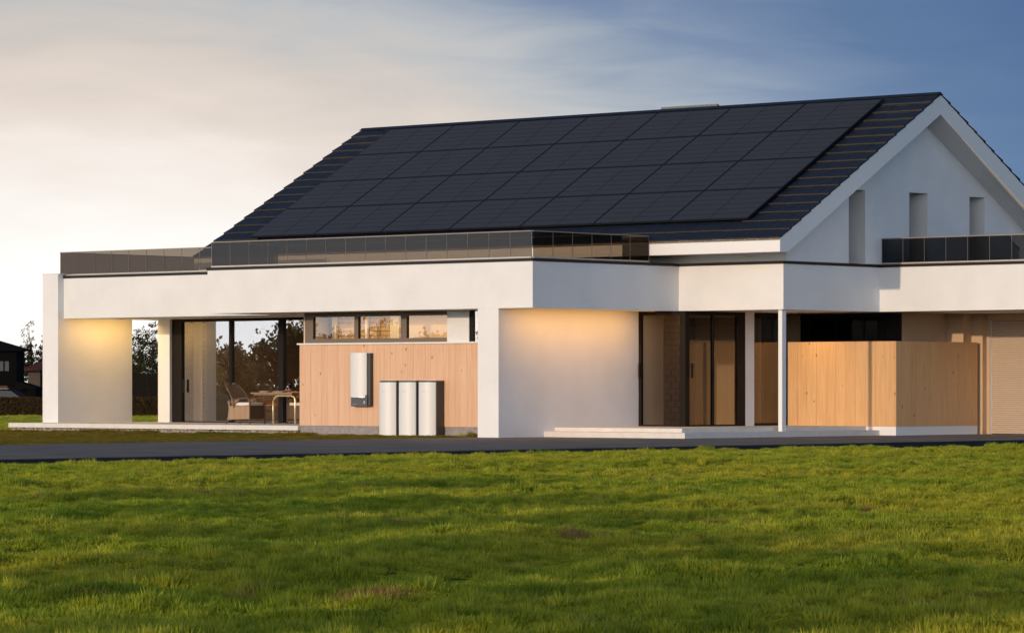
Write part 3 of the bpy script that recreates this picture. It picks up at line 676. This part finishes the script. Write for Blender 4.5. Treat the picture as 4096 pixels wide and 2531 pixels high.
# ---------------------------------------------------------------- terrace furniture
def make_chair(label):
    c = empty('wicker_armchair', (0, 0, 0), label, 'armchair', 'wicker armchairs on the terrace')
    # local: faces +x, width along y, origin at the middle of the base
    w = 0.30
    # side aprons
    for sgn in (-1, 1):
        y0 = sgn*w
        m_ = MB().prism([(-0.43, 0.10), (0.36, 0.14), (0.36, 0.50), (-0.22, 0.46), (-0.30, 0.62), (-0.42, 0.60), (-0.36, 0.40)], min(y0, y0-sgn*0.03), max(y0, y0-sgn*0.03), axis='y')
        m_.build('side_panel', M['wicker'], c)
        weave = MB()
        for k in range(17):
            x = -0.36 + k*0.043; weave.box(x, x+0.016, min(y0+sgn*0.002, y0+sgn*0.008), max(y0+sgn*0.002, y0+sgn*0.008), 0.13+max(0, (x+0.1))*0.02, 0.47)
        weave.build('weave', M['brass_dim'], c)
        arm = MB().tube([(-0.36, y0, 0.62), (-0.10, y0, 0.66), (0.20, y0, 0.685), (0.33, y0, 0.675), (0.37, y0, 0.62), (0.37, y0, 0.14), (0.37, y0, 0.0)], 0.022, 8)
        arm.build('arm', M['wicker_d'], c, smooth=True)
        MB().prism([(-0.34, 0.62), (0.05, 0.66), (-0.05, 0.60), (-0.22, 0.47), (-0.33, 0.46)], min(y0, y0-sgn*0.02), max(y0, y0-sgn*0.02), axis='y').build('arm_wing', M['wicker'], c)
    MB().box(0.335, 0.36, -w+0.03, w-0.03, 0.14, 0.48).build('front_panel', M['wicker_d'], c)
    for (x, y) in ((-0.46, -w+0.03), (-0.46, w-0.03)):
        MB().tube([(-0.40, y, 0.12), (x-0.02, y, 0.0)], 0.018, 8).build('leg', M['wicker_d'], c, smooth=True)
    MB().box(-0.33, 0.34, -w+0.035, w-0.035, 0.48, 0.57).build('seat_cushion', M['cushion'], c, bevel=0.02)
    # curved back: swept shell
    b = MB(); n = 10; rows_ = [(0.40, -0.34, 0.29), (0.60, -0.36, 0.31), (0.80, -0.46, 0.31), (0.95, -0.55, 0.27), (1.03, -0.60, 0.20), (1.06, -0.62, 0.10)]
    for z, x, hw in rows_:
        for i in range(n+1):
            t = -1+2*i/n; b.v.append((x + 0.16*(abs(t)**2)*(1 if z < 0.9 else 0.6), t*hw, z))
    for r in range(len(rows_)-1):
        for i in range(n): b.f.append((r*(n+1)+i, r*(n+1)+i+1, (r+1)*(n+1)+i+1, (r+1)*(n+1)+i))
    bo = b.build('backrest', M['wicker'], c, smooth=True); sm = bo.modifiers.new('solid', 'SOLIDIFY'); sm.thickness = 0.03
    rim = MB().tube([(-0.18, -0.29, 0.42), (-0.20, -0.31, 0.62), (-0.33, -0.31, 0.82), (-0.47, -0.26, 0.98), (-0.58, -0.16, 1.055), (-0.62, 0, 1.07), (-0.58, 0.16, 1.055), (-0.47, 0.26, 0.98), (-0.33, 0.31, 0.82), (-0.20, 0.31, 0.62), (-0.18, 0.29, 0.42)], 0.022, 8)
    rim.build('back_rim', M['wicker_d'], c, smooth=True)
    return c
M['brass_dim'] = mat('pale_cane', (0.62, 0.42, 0.24), 0.6)
c1 = make_chair('wicker armchair with cream seat, in full view left of the terrace table'); c1.location = (-12.86, 3.22, ZF); c1.rotation_euler = (0, 0, R_(4))
c2 = make_chair('wicker armchair behind the terrace table, half hidden by the timber wall'); c2.location = (-11.98, 4.52, ZF); c2.rotation_euler = (0, 0, R_(-84))
tb = empty('terrace_table', (-11.55, 3.48, ZF), 'slatted terrace table on pale bent tube legs', 'table')
for i in range(11): MB().box(-0.72, 0.80, -0.70+i*0.128, -0.70+i*0.128+0.116, 0.795, 0.83).build('top_slat', M['tabletop'], tb)
MB().box(-0.66, 0.74, -0.64, 0.64, 0.765, 0.793).build('apron', M['tabletop'], tb)
for y in (-0.55, 0.55):
    MB().tube([(-0.02-0.55*0, y, 0.0), (-0.02, y, 0.60), (0.01, y, 0.68), (0.09, y, 0.735), (0.20, y, 0.75), (0.60, y, 0.75), (0.71, y, 0.735), (0.77, y, 0.68), (0.78, y, 0.60), (0.78, y, 0.0)], 0.026, 10).build('leg_frame', M['brass'], tb, smooth=True)
ZTB = ZF + 0.831
for i, (x, y, lab) in enumerate(((-12.02, 3.1, 'stoneware plate at the left end of the terrace table'), (-11.62, 3.25, 'stoneware plate beside the pink flower on the terrace table'))):
    tag(MB().lathe([(0.0, ZTB+0.012), (0.10, ZTB+0.012), (0.19, ZTB+0.035), (0.20, ZTB+0.035), (0.11, ZTB), (0.0, ZTB)], x, y, 24).build('plate', M['plate'], smooth=True), lab, 'plate', 'plates on the terrace table')
def wine(x, y, lab):
    tag(MB().lathe([(0.0, ZTB+0.004), (0.045, ZTB+0.004), (0.045, ZTB), (0.006, ZTB+0.012), (0.006, ZTB+0.10), (0.045, ZTB+0.14), (0.062, ZTB+0.20), (0.066, ZTB+0.27), (0.063, ZTB+0.27), (0.058, ZTB+0.20), (0.04, ZTB+0.145), (0.0, ZTB+0.12)], x, y, 20).build('wine_glass', M['drink'], smooth=True), lab, 'wine glass', 'wine glasses on the terrace table')
wine(-11.55, 3.55, 'tinted wine glass on the terrace table, just left of the pink flower'); wine(-11.20, 3.55, 'tinted wine glass on the terrace table, right by the timber wall edge')
fl = empty('magnolia_flower', (-11.36, 3.25, ZTB), 'open pink magnolia flower lying on the terrace table', 'flower')
for ring, (n, ln, el, m_) in enumerate(((6, 0.13, 20, M['petal']), (5, 0.12, 55, M['petal']), (3, 0.06, 80, M['petal2']))):
    for i in range(n):
        a = 2*math.pi*(i+ring*0.5)/n; e = R_(el); d = Vector((math.cos(a)*math.cos(e), math.sin(a)*math.cos(e), math.sin(e))); s = Vector((-math.sin(a), math.cos(a), 0)); u = d.cross(s)
        P = MB(); o_ = Vector((0, 0, 0.02))
        p = [o_, o_+d*ln*0.5+s*0.035, o_+d*ln-u*0.01, o_+d*ln*0.5-s*0.035, o_+d*ln*0.5+u*0.02]
        P.v = [tuple(q) for q in p]; P.f = [(0, 1, 4), (1, 2, 4), (2, 3, 4), (3, 0, 4)]
        P.build('petal', m_, fl)

# living room things seen through the sliding doors
sf = empty('sofa', (-16.2, 7.4, ZF-0.004), 'ochre fabric sofa behind the sliding glass doors', 'sofa')
box('base', M['sofa'], sf, -0.9, 1.5, -0.45, 0.45, 0.06, 0.30, bevel=0.03); box('seat_cushion', M['sofa'], sf, -0.72, 0.30, -0.46, 0.25, 0.305, 0.48, bevel=0.05); box('seat_cushion', M['sofa'], sf, 0.31, 1.34, -0.46, 0.25, 0.305, 0.48, bevel=0.05)
box('backrest', M['sofa'], sf, -0.72, 1.34, 0.2, 0.46, 0.305, 0.85, bevel=0.06); box('armrest', M['sofa'], sf, -0.9, -0.725, -0.45, 0.45, 0.305, 0.66, bevel=0.05); box('armrest', M['sofa'], sf, 1.345, 1.5, -0.45, 0.45, 0.305, 0.66, bevel=0.05)
cu = MB(); n = 60
for i in range(n+1):
    t = i/n; x = -17.20+0.34*t; y = 5.42+0.04*math.sin(t*26)+0.02*math.sin(t*11)
    cu.v += [(x, y, ZF+0.01), (x, y, ZS-0.02)]
for i in range(n): cu.f.append((2*i, 2*i+2, 2*i+3, 2*i+1))
tag(cu.build('curtain', M['curtain'], smooth=True), 'white floor length curtain behind the sliding doors', 'curtain')

# gravel under the terrace
rb = MB(); rnd = random.Random(3)
ico = [(0,0,1),(0.9,0,0.3),(0.28,0.85,0.3),(-0.72,0.53,0.3),(-0.72,-0.53,0.3),(0.28,-0.85,0.3),(0.72,0.53,-0.3),(-0.28,0.85,-0.3),(-0.9,0,-0.3),(-0.28,-0.85,-0.3),(0.72,-0.53,-0.3),(0,0,-1)]
icf = [(0,1,2),(0,2,3),(0,3,4),(0,4,5),(0,5,1),(1,6,2),(2,7,3),(3,8,4),(4,9,5),(5,10,1),(2,6,7),(3,7,8),(4,8,9),(5,9,10),(1,10,6),(11,7,6),(11,8,7),(11,9,8),(11,10,9),(11,6,10)]
for i in range(5200):
    x = rnd.uniform(-19.85, -8.87); y = rnd.uniform(0.98, 1.30); z = -0.03 + rnd.uniform(0, 0.12)*(0.35+0.65*min(1, (y-0.95)/0.2)); s = rnd.uniform(0.016, 0.034); n = len(rb.v)
    a = rnd.uniform(0, 6.28); ca, sa = math.cos(a), math.sin(a); sx, sy, sz = s*rnd.uniform(.8, 1.5), s, s*rnd.uniform(.6, 1)
    for p in ico: rb.v.append((x+(p[0]*ca*sx-p[1]*sa*sy), y+(p[0]*sa*sx+p[1]*ca*sy), z+p[2]*sz))
    rb.f += [tuple(n+k for k in f) for f in icf]
gv = rb.build('gravel', M['pebble']); tag(gv, 'strip of pale gravel under the terrace slab', 'gravel', kind='stuff')
box('terrace_footing', M['concrete'], house, -19.80, -8.86, 1.30, 5.2, -0.2, 0.099)

# ---------------------------------------------------------------- grass
def tuft_mesh(name, n, r, h, seed, wmul=1.0):
    q = random.Random(seed); m_ = MB()
    for i in range(n):
        a = q.uniform(0, 6.283); f = math.sqrt(q.random()); rr = r*f; x, y = rr*math.cos(a), rr*math.sin(a)
        b = a + q.gauss(0, 0.9); hh = h*(1-0.62*f*f)*q.uniform(0.7, 1.15); le = hh*(0.12+0.75*f)*q.uniform(0.3, 1.1); w = 0.0038*wmul*q.uniform(0.8, 1.3)
        c_, s_ = math.cos(b), math.sin(b); e = q.uniform(0, 6.283); tx, ty = math.cos(e)*w, math.sin(e)*w; k = len(m_.v)
        m_.v += [(x-tx, y-ty, -0.01), (x+tx, y+ty, -0.01), (x+c_*le*0.3+tx*0.8, y+s_*le*0.3+ty*0.8, hh*0.55), (x+c_*le*0.3-tx*0.8, y+s_*le*0.3-ty*0.8, hh*0.55), (x+c_*le, y+s_*le, hh)]
        m_.f += [(k, k+1, k+2, k+3), (k+3, k+2, k+4)]
    me = m_.mesh(name); me.materials.append(M['grass']); return me
tufts = []
spots = [(-2.05, 0.72, 'low grass clump at the foot of the white pillar, nearest the pillar'), (-2.35, 0.80, 'grass clump by the plinth, second from the white pillar'), (-2.70, 0.78, 'grass clump by the plinth, third from the white pillar'), (-3.10, 0.88, 'grass clump by the plinth, right beside the last battery tower')]
for i, (x, y, lab) in enumerate(spots):
    o = link_mesh('grass_clump', tuft_mesh('grass_clump', 110, 0.10, 0.066, 20+i, 1.1), None, (x, y, ground_z(x, y))); tag(o, lab, 'grass', 'grass clumps by the plinth'); tufts.append(o)
    o.scale = (1.9, 1.2, 2.9 - 0.3*i)

def grass_object(name, label, faces_fn, t_rng, l_fn, step, gm=None):
    """a sheet of cells carrying density and blade height, scattered with clumps by geometry nodes"""
    m_ = MB(); dens = []; hg = []
    t = t_rng[0]
    while t < t_rng[1]:
        st = step*max(0.6, min(2.5, t/40)); l0, l1 = l_fn(t); l = l0
        while l < l1:
            c = CAM + FW*(t+st/2) + RT*(l+st/2); r = faces_fn(c.x, c.y, t)
            if r:
                n = len(m_.v)
                for a, b in ((0, 0), (0, 1), (1, 1), (1, 0)):
                    p = CAM + FW*(t+a*st) + RT*(l+b*st)
                    m_.v.append((p.x, p.y, ground_z(c.x if abs(p.x-XN) < 0.4 and p.x < XN else p.x, p.y)))
                m_.f.append((n, n+3, n+2, n+1)); dens.append(r[0]); hg.append(r[1])
            l += st
        t += st
    me = m_.mesh(name); me.materials.append(M['grass'])
    a1 = me.attributes.new('dens', 'FLOAT', 'FACE'); a1.data.foreach_set('value', dens)
    a2 = me.attributes.new('hgt', 'FLOAT', 'FACE'); a2.data.foreach_set('value', hg)
    o = bpy.data.objects.new(name, me); col.objects.link(o); tag(o, label, 'grass', kind='stuff')
    ng = bpy.data.node_groups.new(name+'_scatter', 'GeometryNodeTree')
    ng.interface.new_socket('Geometry', in_out='INPUT', socket_type='NodeSocketGeometry'); ng.interface.new_socket('Geometry', in_out='OUTPUT', socket_type='NodeSocketGeometry')
    N = ng.nodes.new; K = ng.links.new
    gi = N('NodeGroupInput'); go = N('NodeGroupOutput')
    dp = N('GeometryNodeDistributePointsOnFaces'); dp.distribute_method = 'RANDOM'
    da = N('GeometryNodeInputNamedAttribute'); da.data_type = 'FLOAT'; da.inputs['Name'].default_value = 'dens'
    ha = N('GeometryNodeInputNamedAttribute'); ha.data_type = 'FLOAT'; ha.inputs['Name'].default_value = 'hgt'
    K(gi.outputs[0], dp.inputs['Mesh']); K(da.outputs['Attribute'], dp.inputs['Density'])
    jn = N('GeometryNodeJoinGeometry')
    for tf in tufts:
        oi = N('GeometryNodeObjectInfo'); oi.transform_space = 'ORIGINAL'; oi.inputs['Object'].default_value = tf; oi.inputs['As Instance'].default_value = True
        K(oi.outputs['Geometry'], jn.inputs[0])
    ip = N('GeometryNodeInstanceOnPoints'); ip.inputs['Pick Instance'].default_value = True
    rv = N('FunctionNodeRandomValue'); rv.data_type = 'FLOAT_VECTOR'; rv.inputs[0].default_value = (-0.12, -0.12, 0); rv.inputs[1].default_value = (0.12, 0.12, 6.283)
    rs = N('FunctionNodeRandomValue'); rs.data_type = 'FLOAT_VECTOR'; rs.inputs[0].default_value = (0.7, 0.7, 0.55); rs.inputs[1].default_value = (1.5, 1.5, 1.35); rs.inputs['Seed'].default_value = 5
    cx = N('ShaderNodeCombineXYZ'); cx.inputs[0].default_value = 1; cx.inputs[1].default_value = 1
    ml = N('ShaderNodeVectorMath'); ml.operation = 'MULTIPLY'
    K(ha.outputs['Attribute'], cx.inputs[2]); K(cx.outputs[0], ml.inputs[0]); K(rs.outputs[0], ml.inputs[1])
    K(dp.outputs['Points'], ip.inputs['Points']); K(jn.outputs[0], ip.inputs['Instance']); K(rv.outputs[0], ip.inputs['Rotation']); K(ml.outputs[0], ip.inputs['Scale']); 
    if gm:
        sm = N('GeometryNodeSetMaterial'); sm.inputs['Material'].default_value = gm; K(ip.outputs[0], sm.inputs['Geometry']); K(sm.outputs[0], go.inputs[0])
    else: K(ip.outputs[0], go.inputs[0])
    md = o.modifiers.new('scatter', 'NODES'); md.node_group = ng
    return o
def lawn_fn(x, y, t):
    if x < XN+0.09: return None
    h = 0.85 + 0.5*noise.noise(Vector((x*0.8, y*0.8, 4.2))) + 1.25*noise.noise(Vector((x*2.6, y*2.6, 9.2)))
    d = 105 if t < 32 else (80 if t < 48 else 64)
    bare = noise.noise(Vector((x*0.9, y*0.9, 2.0)))
    if bare > 0.45: d *= 0.5; h *= 0.45
    return d, max(0.30, h)
grass_object('lawn_grass', 'wide lawn of short uneven grass in the foreground', lawn_fn, (17, 80), lambda t: (-t*0.140-0.6, t*0.140+0.6), 0.22)
def strip_fn(x, y, t):
    if x > XFAR-0.06 or y > 1.02 or y < -30: return None
    if x < -20.0 and y > 0.4: return (32, 0.9)
    near = max(0, 1-abs(0.72-y)/0.42)
    return 60 + 50*near, 0.50 + (1.9 if x > -8.9 else 1.0)*near*max(0.2, noise.noise(Vector((x*1.3, y, 0)))+0.7 + (0.9 if x > -3.4 else 0))
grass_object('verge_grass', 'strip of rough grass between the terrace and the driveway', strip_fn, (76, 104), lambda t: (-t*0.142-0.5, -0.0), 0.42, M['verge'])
def side_fn(x, y, t):
    if -20.1 < x < 14 and y > -1: return None
    return 14, 1.6
grass_object('side_grass', 'sunlit grass between the house and the brown hedge', side_fn, (100, 150), lambda t: (-t*0.142-0.5, -t*0.085), 0.6)

# ---------------------------------------------------------------- trees
def tree(name, label, x, y, H, cr, nclump, leaf, mleaf, seed, zbase=None, ratio=1.0, cz=0.62, sparse=1.0, group=None):
    q = random.Random(seed); z0 = ground_z(x, y) if zbase is None else zbase
    root = empty(name, (x, y, z0-0.05), label, 'tree', group)
    tk = MB(); r0 = H*0.022
    top = Vector((q.uniform(-.05, .05)*H, q.uniform(-.05, .05)*H, H*0.80)); mid = top*0.5 + Vector((q.uniform(-.03, .03)*H, q.uniform(-.03, .03)*H, 0))
    tk.tube([(0, 0, -0.2), (mid*0.5)[:], mid[:], top[:]], r0, 8, r1=r0*0.25)
    cv = MB(); C0 = Vector((0, 0, H*cz)); rz = H*(1-cz)*ratio
    for i in range(nclump):
        while True:
            d = Vector((q.uniform(-1, 1), q.uniform(-1, 1), q.uniform(-1, 1)))
            if 0.15 < d.length < 1: break
        d = d*(0.55+0.45*d.length)/max(d.length, .3)*d.length
        p = C0 + Vector((d.x*cr, d.y*cr, d.z*rz*(1.0 if d.z > 0 else 0.9)))
        if i % 4 == 0:
            s = mid.lerp(top, q.uniform(0, 0.9)); tk.tube([s[:], (s.lerp(p, 0.5)+Vector((0, 0, -0.03*H)))[:], p[:]], r0*0.33, 5, r1=r0*0.06)
        sc = cr*q.uniform(0.13, 0.26)
        for k in range(int(26*sparse)):
            o_ = p + Vector((q.gauss(0, sc*0.6), q.gauss(0, sc*0.6), q.gauss(0, sc*0.5)))
            a = Vector((q.gauss(0, 1), q.gauss(0, 1), q.gauss(0, 1))).normalized(); b = a.orthogonal().normalized(); c_ = a.cross(b); l = leaf*q.uniform(.7, 1.3)
            cv.quad(o_-b*l*0.5, o_+c_*l*0.3, o_+b*l*0.5, o_-c_*l*0.3)
    tk.build('trunk', M['bark'], root, smooth=True); cv.build('crown', mleaf, root)
    return root
def at(px, t):                           # a spot on the ground seen left or right of the view axis at a given distance
    p = CAM + FW*t + RT*((px-2048)/14986*t); return p.x, p.y
x, y = at(116, 545); tree('thin_tree', 'thin bare topped tree left of the fin wall above the red roof', x, y, 10.9, 1.5, 70, 0.22, M['leaf_b'], 5, zbase=-.5, cz=.55, ratio=1.15, sparse=.55)
x, y = at(112, 540); tree('bushy_tree', 'dark bushy tree behind the red roofed house at the left edge', x, y, 8.0, 1.15, 70, 0.3, M['leaf_c'], 6, zbase=-.5, cz=.6)
x, y = at(174, 545); tree('dark_tree', 'dark tree half hidden by the white fin wall', x, y, 9.4, 1.3, 90, 0.28, M['leaf_a'], 8, zbase=-.5, cz=.55)
x, y = at(560, 400); tree('broad_tree', 'large dark leafy tree seen through the gap beside the terrace column', x, y, 7.6, 2.0, 150, 0.22, M['leaf_a'], 9, zbase=-.5, cz=.52, ratio=1.1)
x, y = at(612, 380); tree('broad_tree', 'tall brownish tree in the terrace gap touching the column', x, y, 8.0, 1.5, 120, 0.2, M['leaf_c'], 10, zbase=-.5, cz=.5, ratio=1.15)
x, y = at(648, 330); tree('young_tree', 'slender tree with loose leaves right behind the terrace column', x, y, 6.6, 0.55, 60, 0.14, M['leaf_b'], 12, zbase=-.5, cz=.55, sparse=.6, ratio=1.2)
# trees far across the garden that show as reflections in the sliding doors
q = random.Random(11); ORD = ['first', 'second', 'third', 'fourth', 'fifth', 'sixth', 'seventh', 'eighth', 'ninth', 'tenth', 'eleventh', 'twelfth', 'last']
for i in range(13):
    a = R_(-1.5 + i*1.15 - 6.0); d = Vector((-0.662, -0.749, 0)); dd = Vector((d.x*math.cos(a)-d.y*math.sin(a), d.x*math.sin(a)+d.y*math.cos(a), 0))
    D = 235 + q.uniform(-25, 40); p = Vector((-15.5, 5, 0)) + dd*D
    tree('garden_tree', f'olive green tree mirrored in the glass doors, {ORD[i]} in the row', p.x, p.y, q.uniform(5.2, 7.2), q.uniform(2.8, 3.8), 150, 0.48, M['leaf_d'], 30+i, zbase=-.1, cz=.52, ratio=1.05, group='trees mirrored in the glass doors')
# unseen trees added beside the lawn, placed to cast shadows on the grass
shade = [(1560, 49.0, 1.0), (1760, 41.5, 1.1), (1900, 35.5, 1.1), (2150, 30.5, 0.9), (2420, 26.8, 0.85), (2800, 23.6, 0.8), (3350, 24.6, 0.8), (3900, 22.6, 0.7), (900, 26.5, 0.6), (700, 44.0, 0.8)]
for i, (px, t, cr) in enumerate(shade):
    p = CAM + FW*t + RT*((px-2048)/14986*t); hc = 3.4 + 0.25*(i % 3); cr *= 1.35
    where = ['on the lawn below the inverter', 'on the lawn below the battery towers', 'on the lawn below the white pillar', 'in the middle of the lawn', 'right of the middle of the lawn', 'on the near grass below the porch post', 'on the near grass below the timber screen', 'on the near grass at the right edge', 'on the near grass below the fin wall', 'on the lawn below the sliding doors'][i]
    tree('added_shade_tree', f'round tree added outside the view, its shadow {where}', p.x+0.4, p.y-6.31*hc, hc+0.75, cr, 80, 0.24, M['leaf_c'], 60+i, cz=hc/(hc+0.75), ratio=1.0, group='added trees shading the lawn')

# ---------------------------------------------------------------- neighbours
# hedge
def hedge(name, label, px0, px1, t0, t1, h, dep, n, leafs, mleaf, seed):
    q = random.Random(seed); root = empty(name, (*at((px0+px1)/2, t0), ground_z(*at((px0+px1)/2, t0))), label, 'hedge')
    A = Vector((*at(px0, t0), 0)); B = Vector((*at(px1, t1), 0)); u = (B-A); ln = u.length; u /= ln; w = Vector((-u.y, u.x, 0)); m_ = MB(); core = MB(); C0 = root.location
    for i in range(n):
        p = A + u*q.uniform(0, ln) + w*q.uniform(-.05, dep); face = q.random()
        z = q.uniform(0, h); 
        if face < 0.5: p = A + u*q.uniform(0, ln) - w*abs(q.gauss(0, 0.05))
        elif face < 0.7: z = h + q.gauss(0, 0.02)
        p = Vector((p.x, p.y, z-0.03)) - Vector((C0.x, C0.y, 0))
        a = Vector((q.gauss(0, 1), q.gauss(0, 1), q.gauss(0, 1))).normalized(); b = a.orthogonal().normalized(); c_ = a.cross(b); l = leafs*q.uniform(.7, 1.4)
        m_.quad(p-b*l*.5, p+c_*l*.35, p+b*l*.5, p-c_*l*.35)
    pts = [A+w*0.06, B+w*0.06, B+w*(dep-.05), A+w*(dep-.05)]
    core.prism([(p.x-C0.x, p.y-C0.y) for p in pts], -0.1, h-0.04)
    core.build('branches', M['bark'], root); m_.build('foliage', mleaf, root); return root
hedge('clipped_hedge', 'low clipped brown hedge behind the lawn left of the house', -40, 800, 150.5, 148, 0.80, 1.0, 26000, 0.055, M['hedge'], 2)
# board fence
fr = empty('board_fence', (*at(600, 228), -0.5), 'dark vertical board fence seen through the terrace gap', 'fence')
A = Vector((*at(380, 228), 0)); B = Vector((*at(760, 226), 0)); u = (B-A).normalized(); n = int((B-A).length/0.15); q = random.Random(4); ang = math.atan2(u.y, u.x)
fb = MB().box(0.006, 0.142, 0, 0.025, 0, 2.5).mesh('board'); fb.materials.append(M['fence'])
for i in range(n):
    p = A + u*(i*0.15); o = link_mesh('board', fb, fr, (p.x-fr.location.x, p.y-fr.location.y, q.uniform(-.05, .03))); o.rotation_euler = (0, 0, ang+q.uniform(-.05, .05))
# local frames for far houses: x to the right in view, y away from the camera
def far_root(name, px, t, label, cat, z=-0.5, rz=0):
    x, y = at(px, t); return empty(name, (x, y, z), label, cat, rz=YAW+rz)
def hip(x0, x1, y0, y1, z0, z1, over):
    x0 -= over; x1 += over; y0 -= over; y1 += over; m_ = MB(); k = min(x1-x0, y1-y0)/2
    a, b = ((x0+k, (y0+y1)/2), (x1-k, (y0+y1)/2)) if (x1-x0) > (y1-y0) else (((x0+x1)/2, y0+k), ((x0+x1)/2, y1-k))
    m_.v = [(x0,y0,z0),(x1,y0,z0),(x1,y1,z0),(x0,y1,z0),(*a,z1),(*b,z1),(x0,y0,z0-.22),(x1,y0,z0-.22),(x1,y1,z0-.22),(x0,y1,z0-.22)]
    m_.f = ([(0,1,5,4),(1,2,5),(2,3,4,5),(3,0,4)] if (x1-x0) > (y1-y0) else [(0,1,4),(1,2,5,4),(2,3,5),(3,0,4,5)]) + [(6,7,1,0),(7,8,2,1),(8,9,3,2),(9,6,0,3),(9,8,7,6)]
    return m_
h1 = far_root('dark_backlit_house', 66, 450, 'two storey house with a hipped roof in dark backlit colour at the left edge', 'house')
box('wall', M['black'], h1, -9, 0, 0, 7, 0, 6.0)
hip(-9, 0, 0, 7, 6.15, 7.5, 0.75).build('roof', M['black_roof'], h1)
for a, b in ((-2.1, -1.52), (-1.45, -0.85)):
    w_ = MB().box(a, b, -0.05, 0.02, 3.45, 4.75).build('window', M['black_roof'], h1); box('pane', M['far_glass'], w_, a+0.06, b-0.06, -0.07, -0.05, 3.52, 4.68)
w_ = MB().prism([(-4.6, 2.35), (1.0, 0.85+0.55), (1.0, 1.2), (-0.3, 1.35), (-0.3, 0.9), (-4.6, 0.9)], -2.5, -2.4, axis='y').build('porch_gable', M['black_roof'], h1)
box('porch_boards', M['copper'], h1, -4.6, -0.75, -2.56, -2.505, 1.15, 1.75)
box('porch', M['black'], h1, -4.6, -0.3, -2.38, -0.01, 0, 0.9)
MB().prism([(0.1, 2.3), (2.6, 1.55), (2.6, 1.4), (0.1, 1.4)], -2.0, 5.0, axis='y').build('garage_roof', M['black_roof'], h1)
box('garage', M['black'], h1, 0.1, 2.5, -1.9, 5, 0, 1.4)
h2 = far_root('red_roofed_house', 150, 470, 'rendered house with a dark red hipped roof behind the fin wall', 'house')
box('wall', M['render_dim'], h2, -1.2, 12.3, 0, 6, 0, 3.6)
box('shaded_bay', M['black'], h2, 0.35, 0.9, -0.1, 0.0, 0, 3.55)  # near-black face paints the shade of this bay
hip(-1.2, 12.3, 0, 6, 3.85, 5.3, 1.0).build('roof', M['red_roof'], h2)
for a in (10.9, 11.55):
    w_ = MB().box(a, a+0.5, -0.06, 0.02, 2.2, 3.2).build('window', M['black'], h2); box('pane', M['far_glass'], w_, a+0.06, a+0.44, -0.08, -0.06, 2.26, 3.14)
h3 = far_root('gabled_bungalow', 583, 360, 'small pale gabled bungalow above the board fence', 'house')
MB().prism([(-0.75, 0), (0.55, 0), (0.55, 2.55), (-0.15, 3.05), (-0.75, 2.75)], 0, 4, axis='y').build('wall', M['render_dim'], h3)
MB().prism([(-0.95, 2.72), (-0.15, 3.15), (0.75, 2.6), (0.75, 2.52), (-0.15, 3.05), (-0.95, 2.62)], -0.3, 4.2, axis='y').build('roof', M['ridgebox'], h3)
w_ = MB().box(-0.30, 0.38, -0.05, 0.0, 1.75, 2.35).build('window', M['black'], h3); box('pane', M['far_glass'], w_, -0.26, 0.34, -0.07, -0.05, 1.8, 2.3)
h4 = far_root('low_shed', 622, 350, 'low shed with a grey roof next to the terrace column', 'shed')
box('wall', M['black'], h4, -0.35, 3, 0, 3, 0, 2.35); MB().prism([(-0.5, 2.35), (3.2, 2.35), (1.9, 3.0), (0.4, 2.95)], -0.3, 3.3, axis='y').build('roof', M['ridgebox_dim'] if 'ridgebox_dim' in M else M['render_dim'], h4)

# parked car behind the hedge
car = far_root('parked_car', 40, 215, 'dark grey estate car parked behind the hedge', 'car', z=-0.46)
prof = [(-2.2, 0.35), (-2.15, 0.95), (-1.75, 1.38), (-1.35, 1.50), (0.1, 1.47), (0.75, 1.08), (1.75, 0.92), (2.15, 0.72), (2.2, 0.35)]
MB().prism(prof, 0, 1.75, axis='y').build('body', M['carpaint'], car, bevel=0.06)
for a in ([(-1.6, 1.0), (-1.35, 1.38), (-0.75, 1.42), (-0.7, 1.0)], [(-0.62, 1.0), (-0.66, 1.42), (0.05, 1.40), (0.58, 1.04)]):
    MB().prism(a, -0.012, -0.002, axis='y').build('side_window', M['far_glass'], car)
for x in (-1.4, 1.38):
    for yy in (-0.02, 1.57):
        w_ = MB().tube([(x, yy, 0.33), (x, yy+0.2, 0.33)], 0.33, 18).build('wheel', M['tyre'], car); MB().tube([(x, yy-0.01, 0.33), (x, yy+0.01, 0.33)], 0.2, 14).build('rim', M['rail'], w_)
MB().box(1.9, 2.19, 0.05, 0.45, 0.68, 0.78).build('headlight', M['far_glass'], car)
MB().tube([(-1.5, 0.1, 1.52), (-0.1, 0.1, 1.53)], 0.02, 6).build('roof_rail', M['rail'], car)
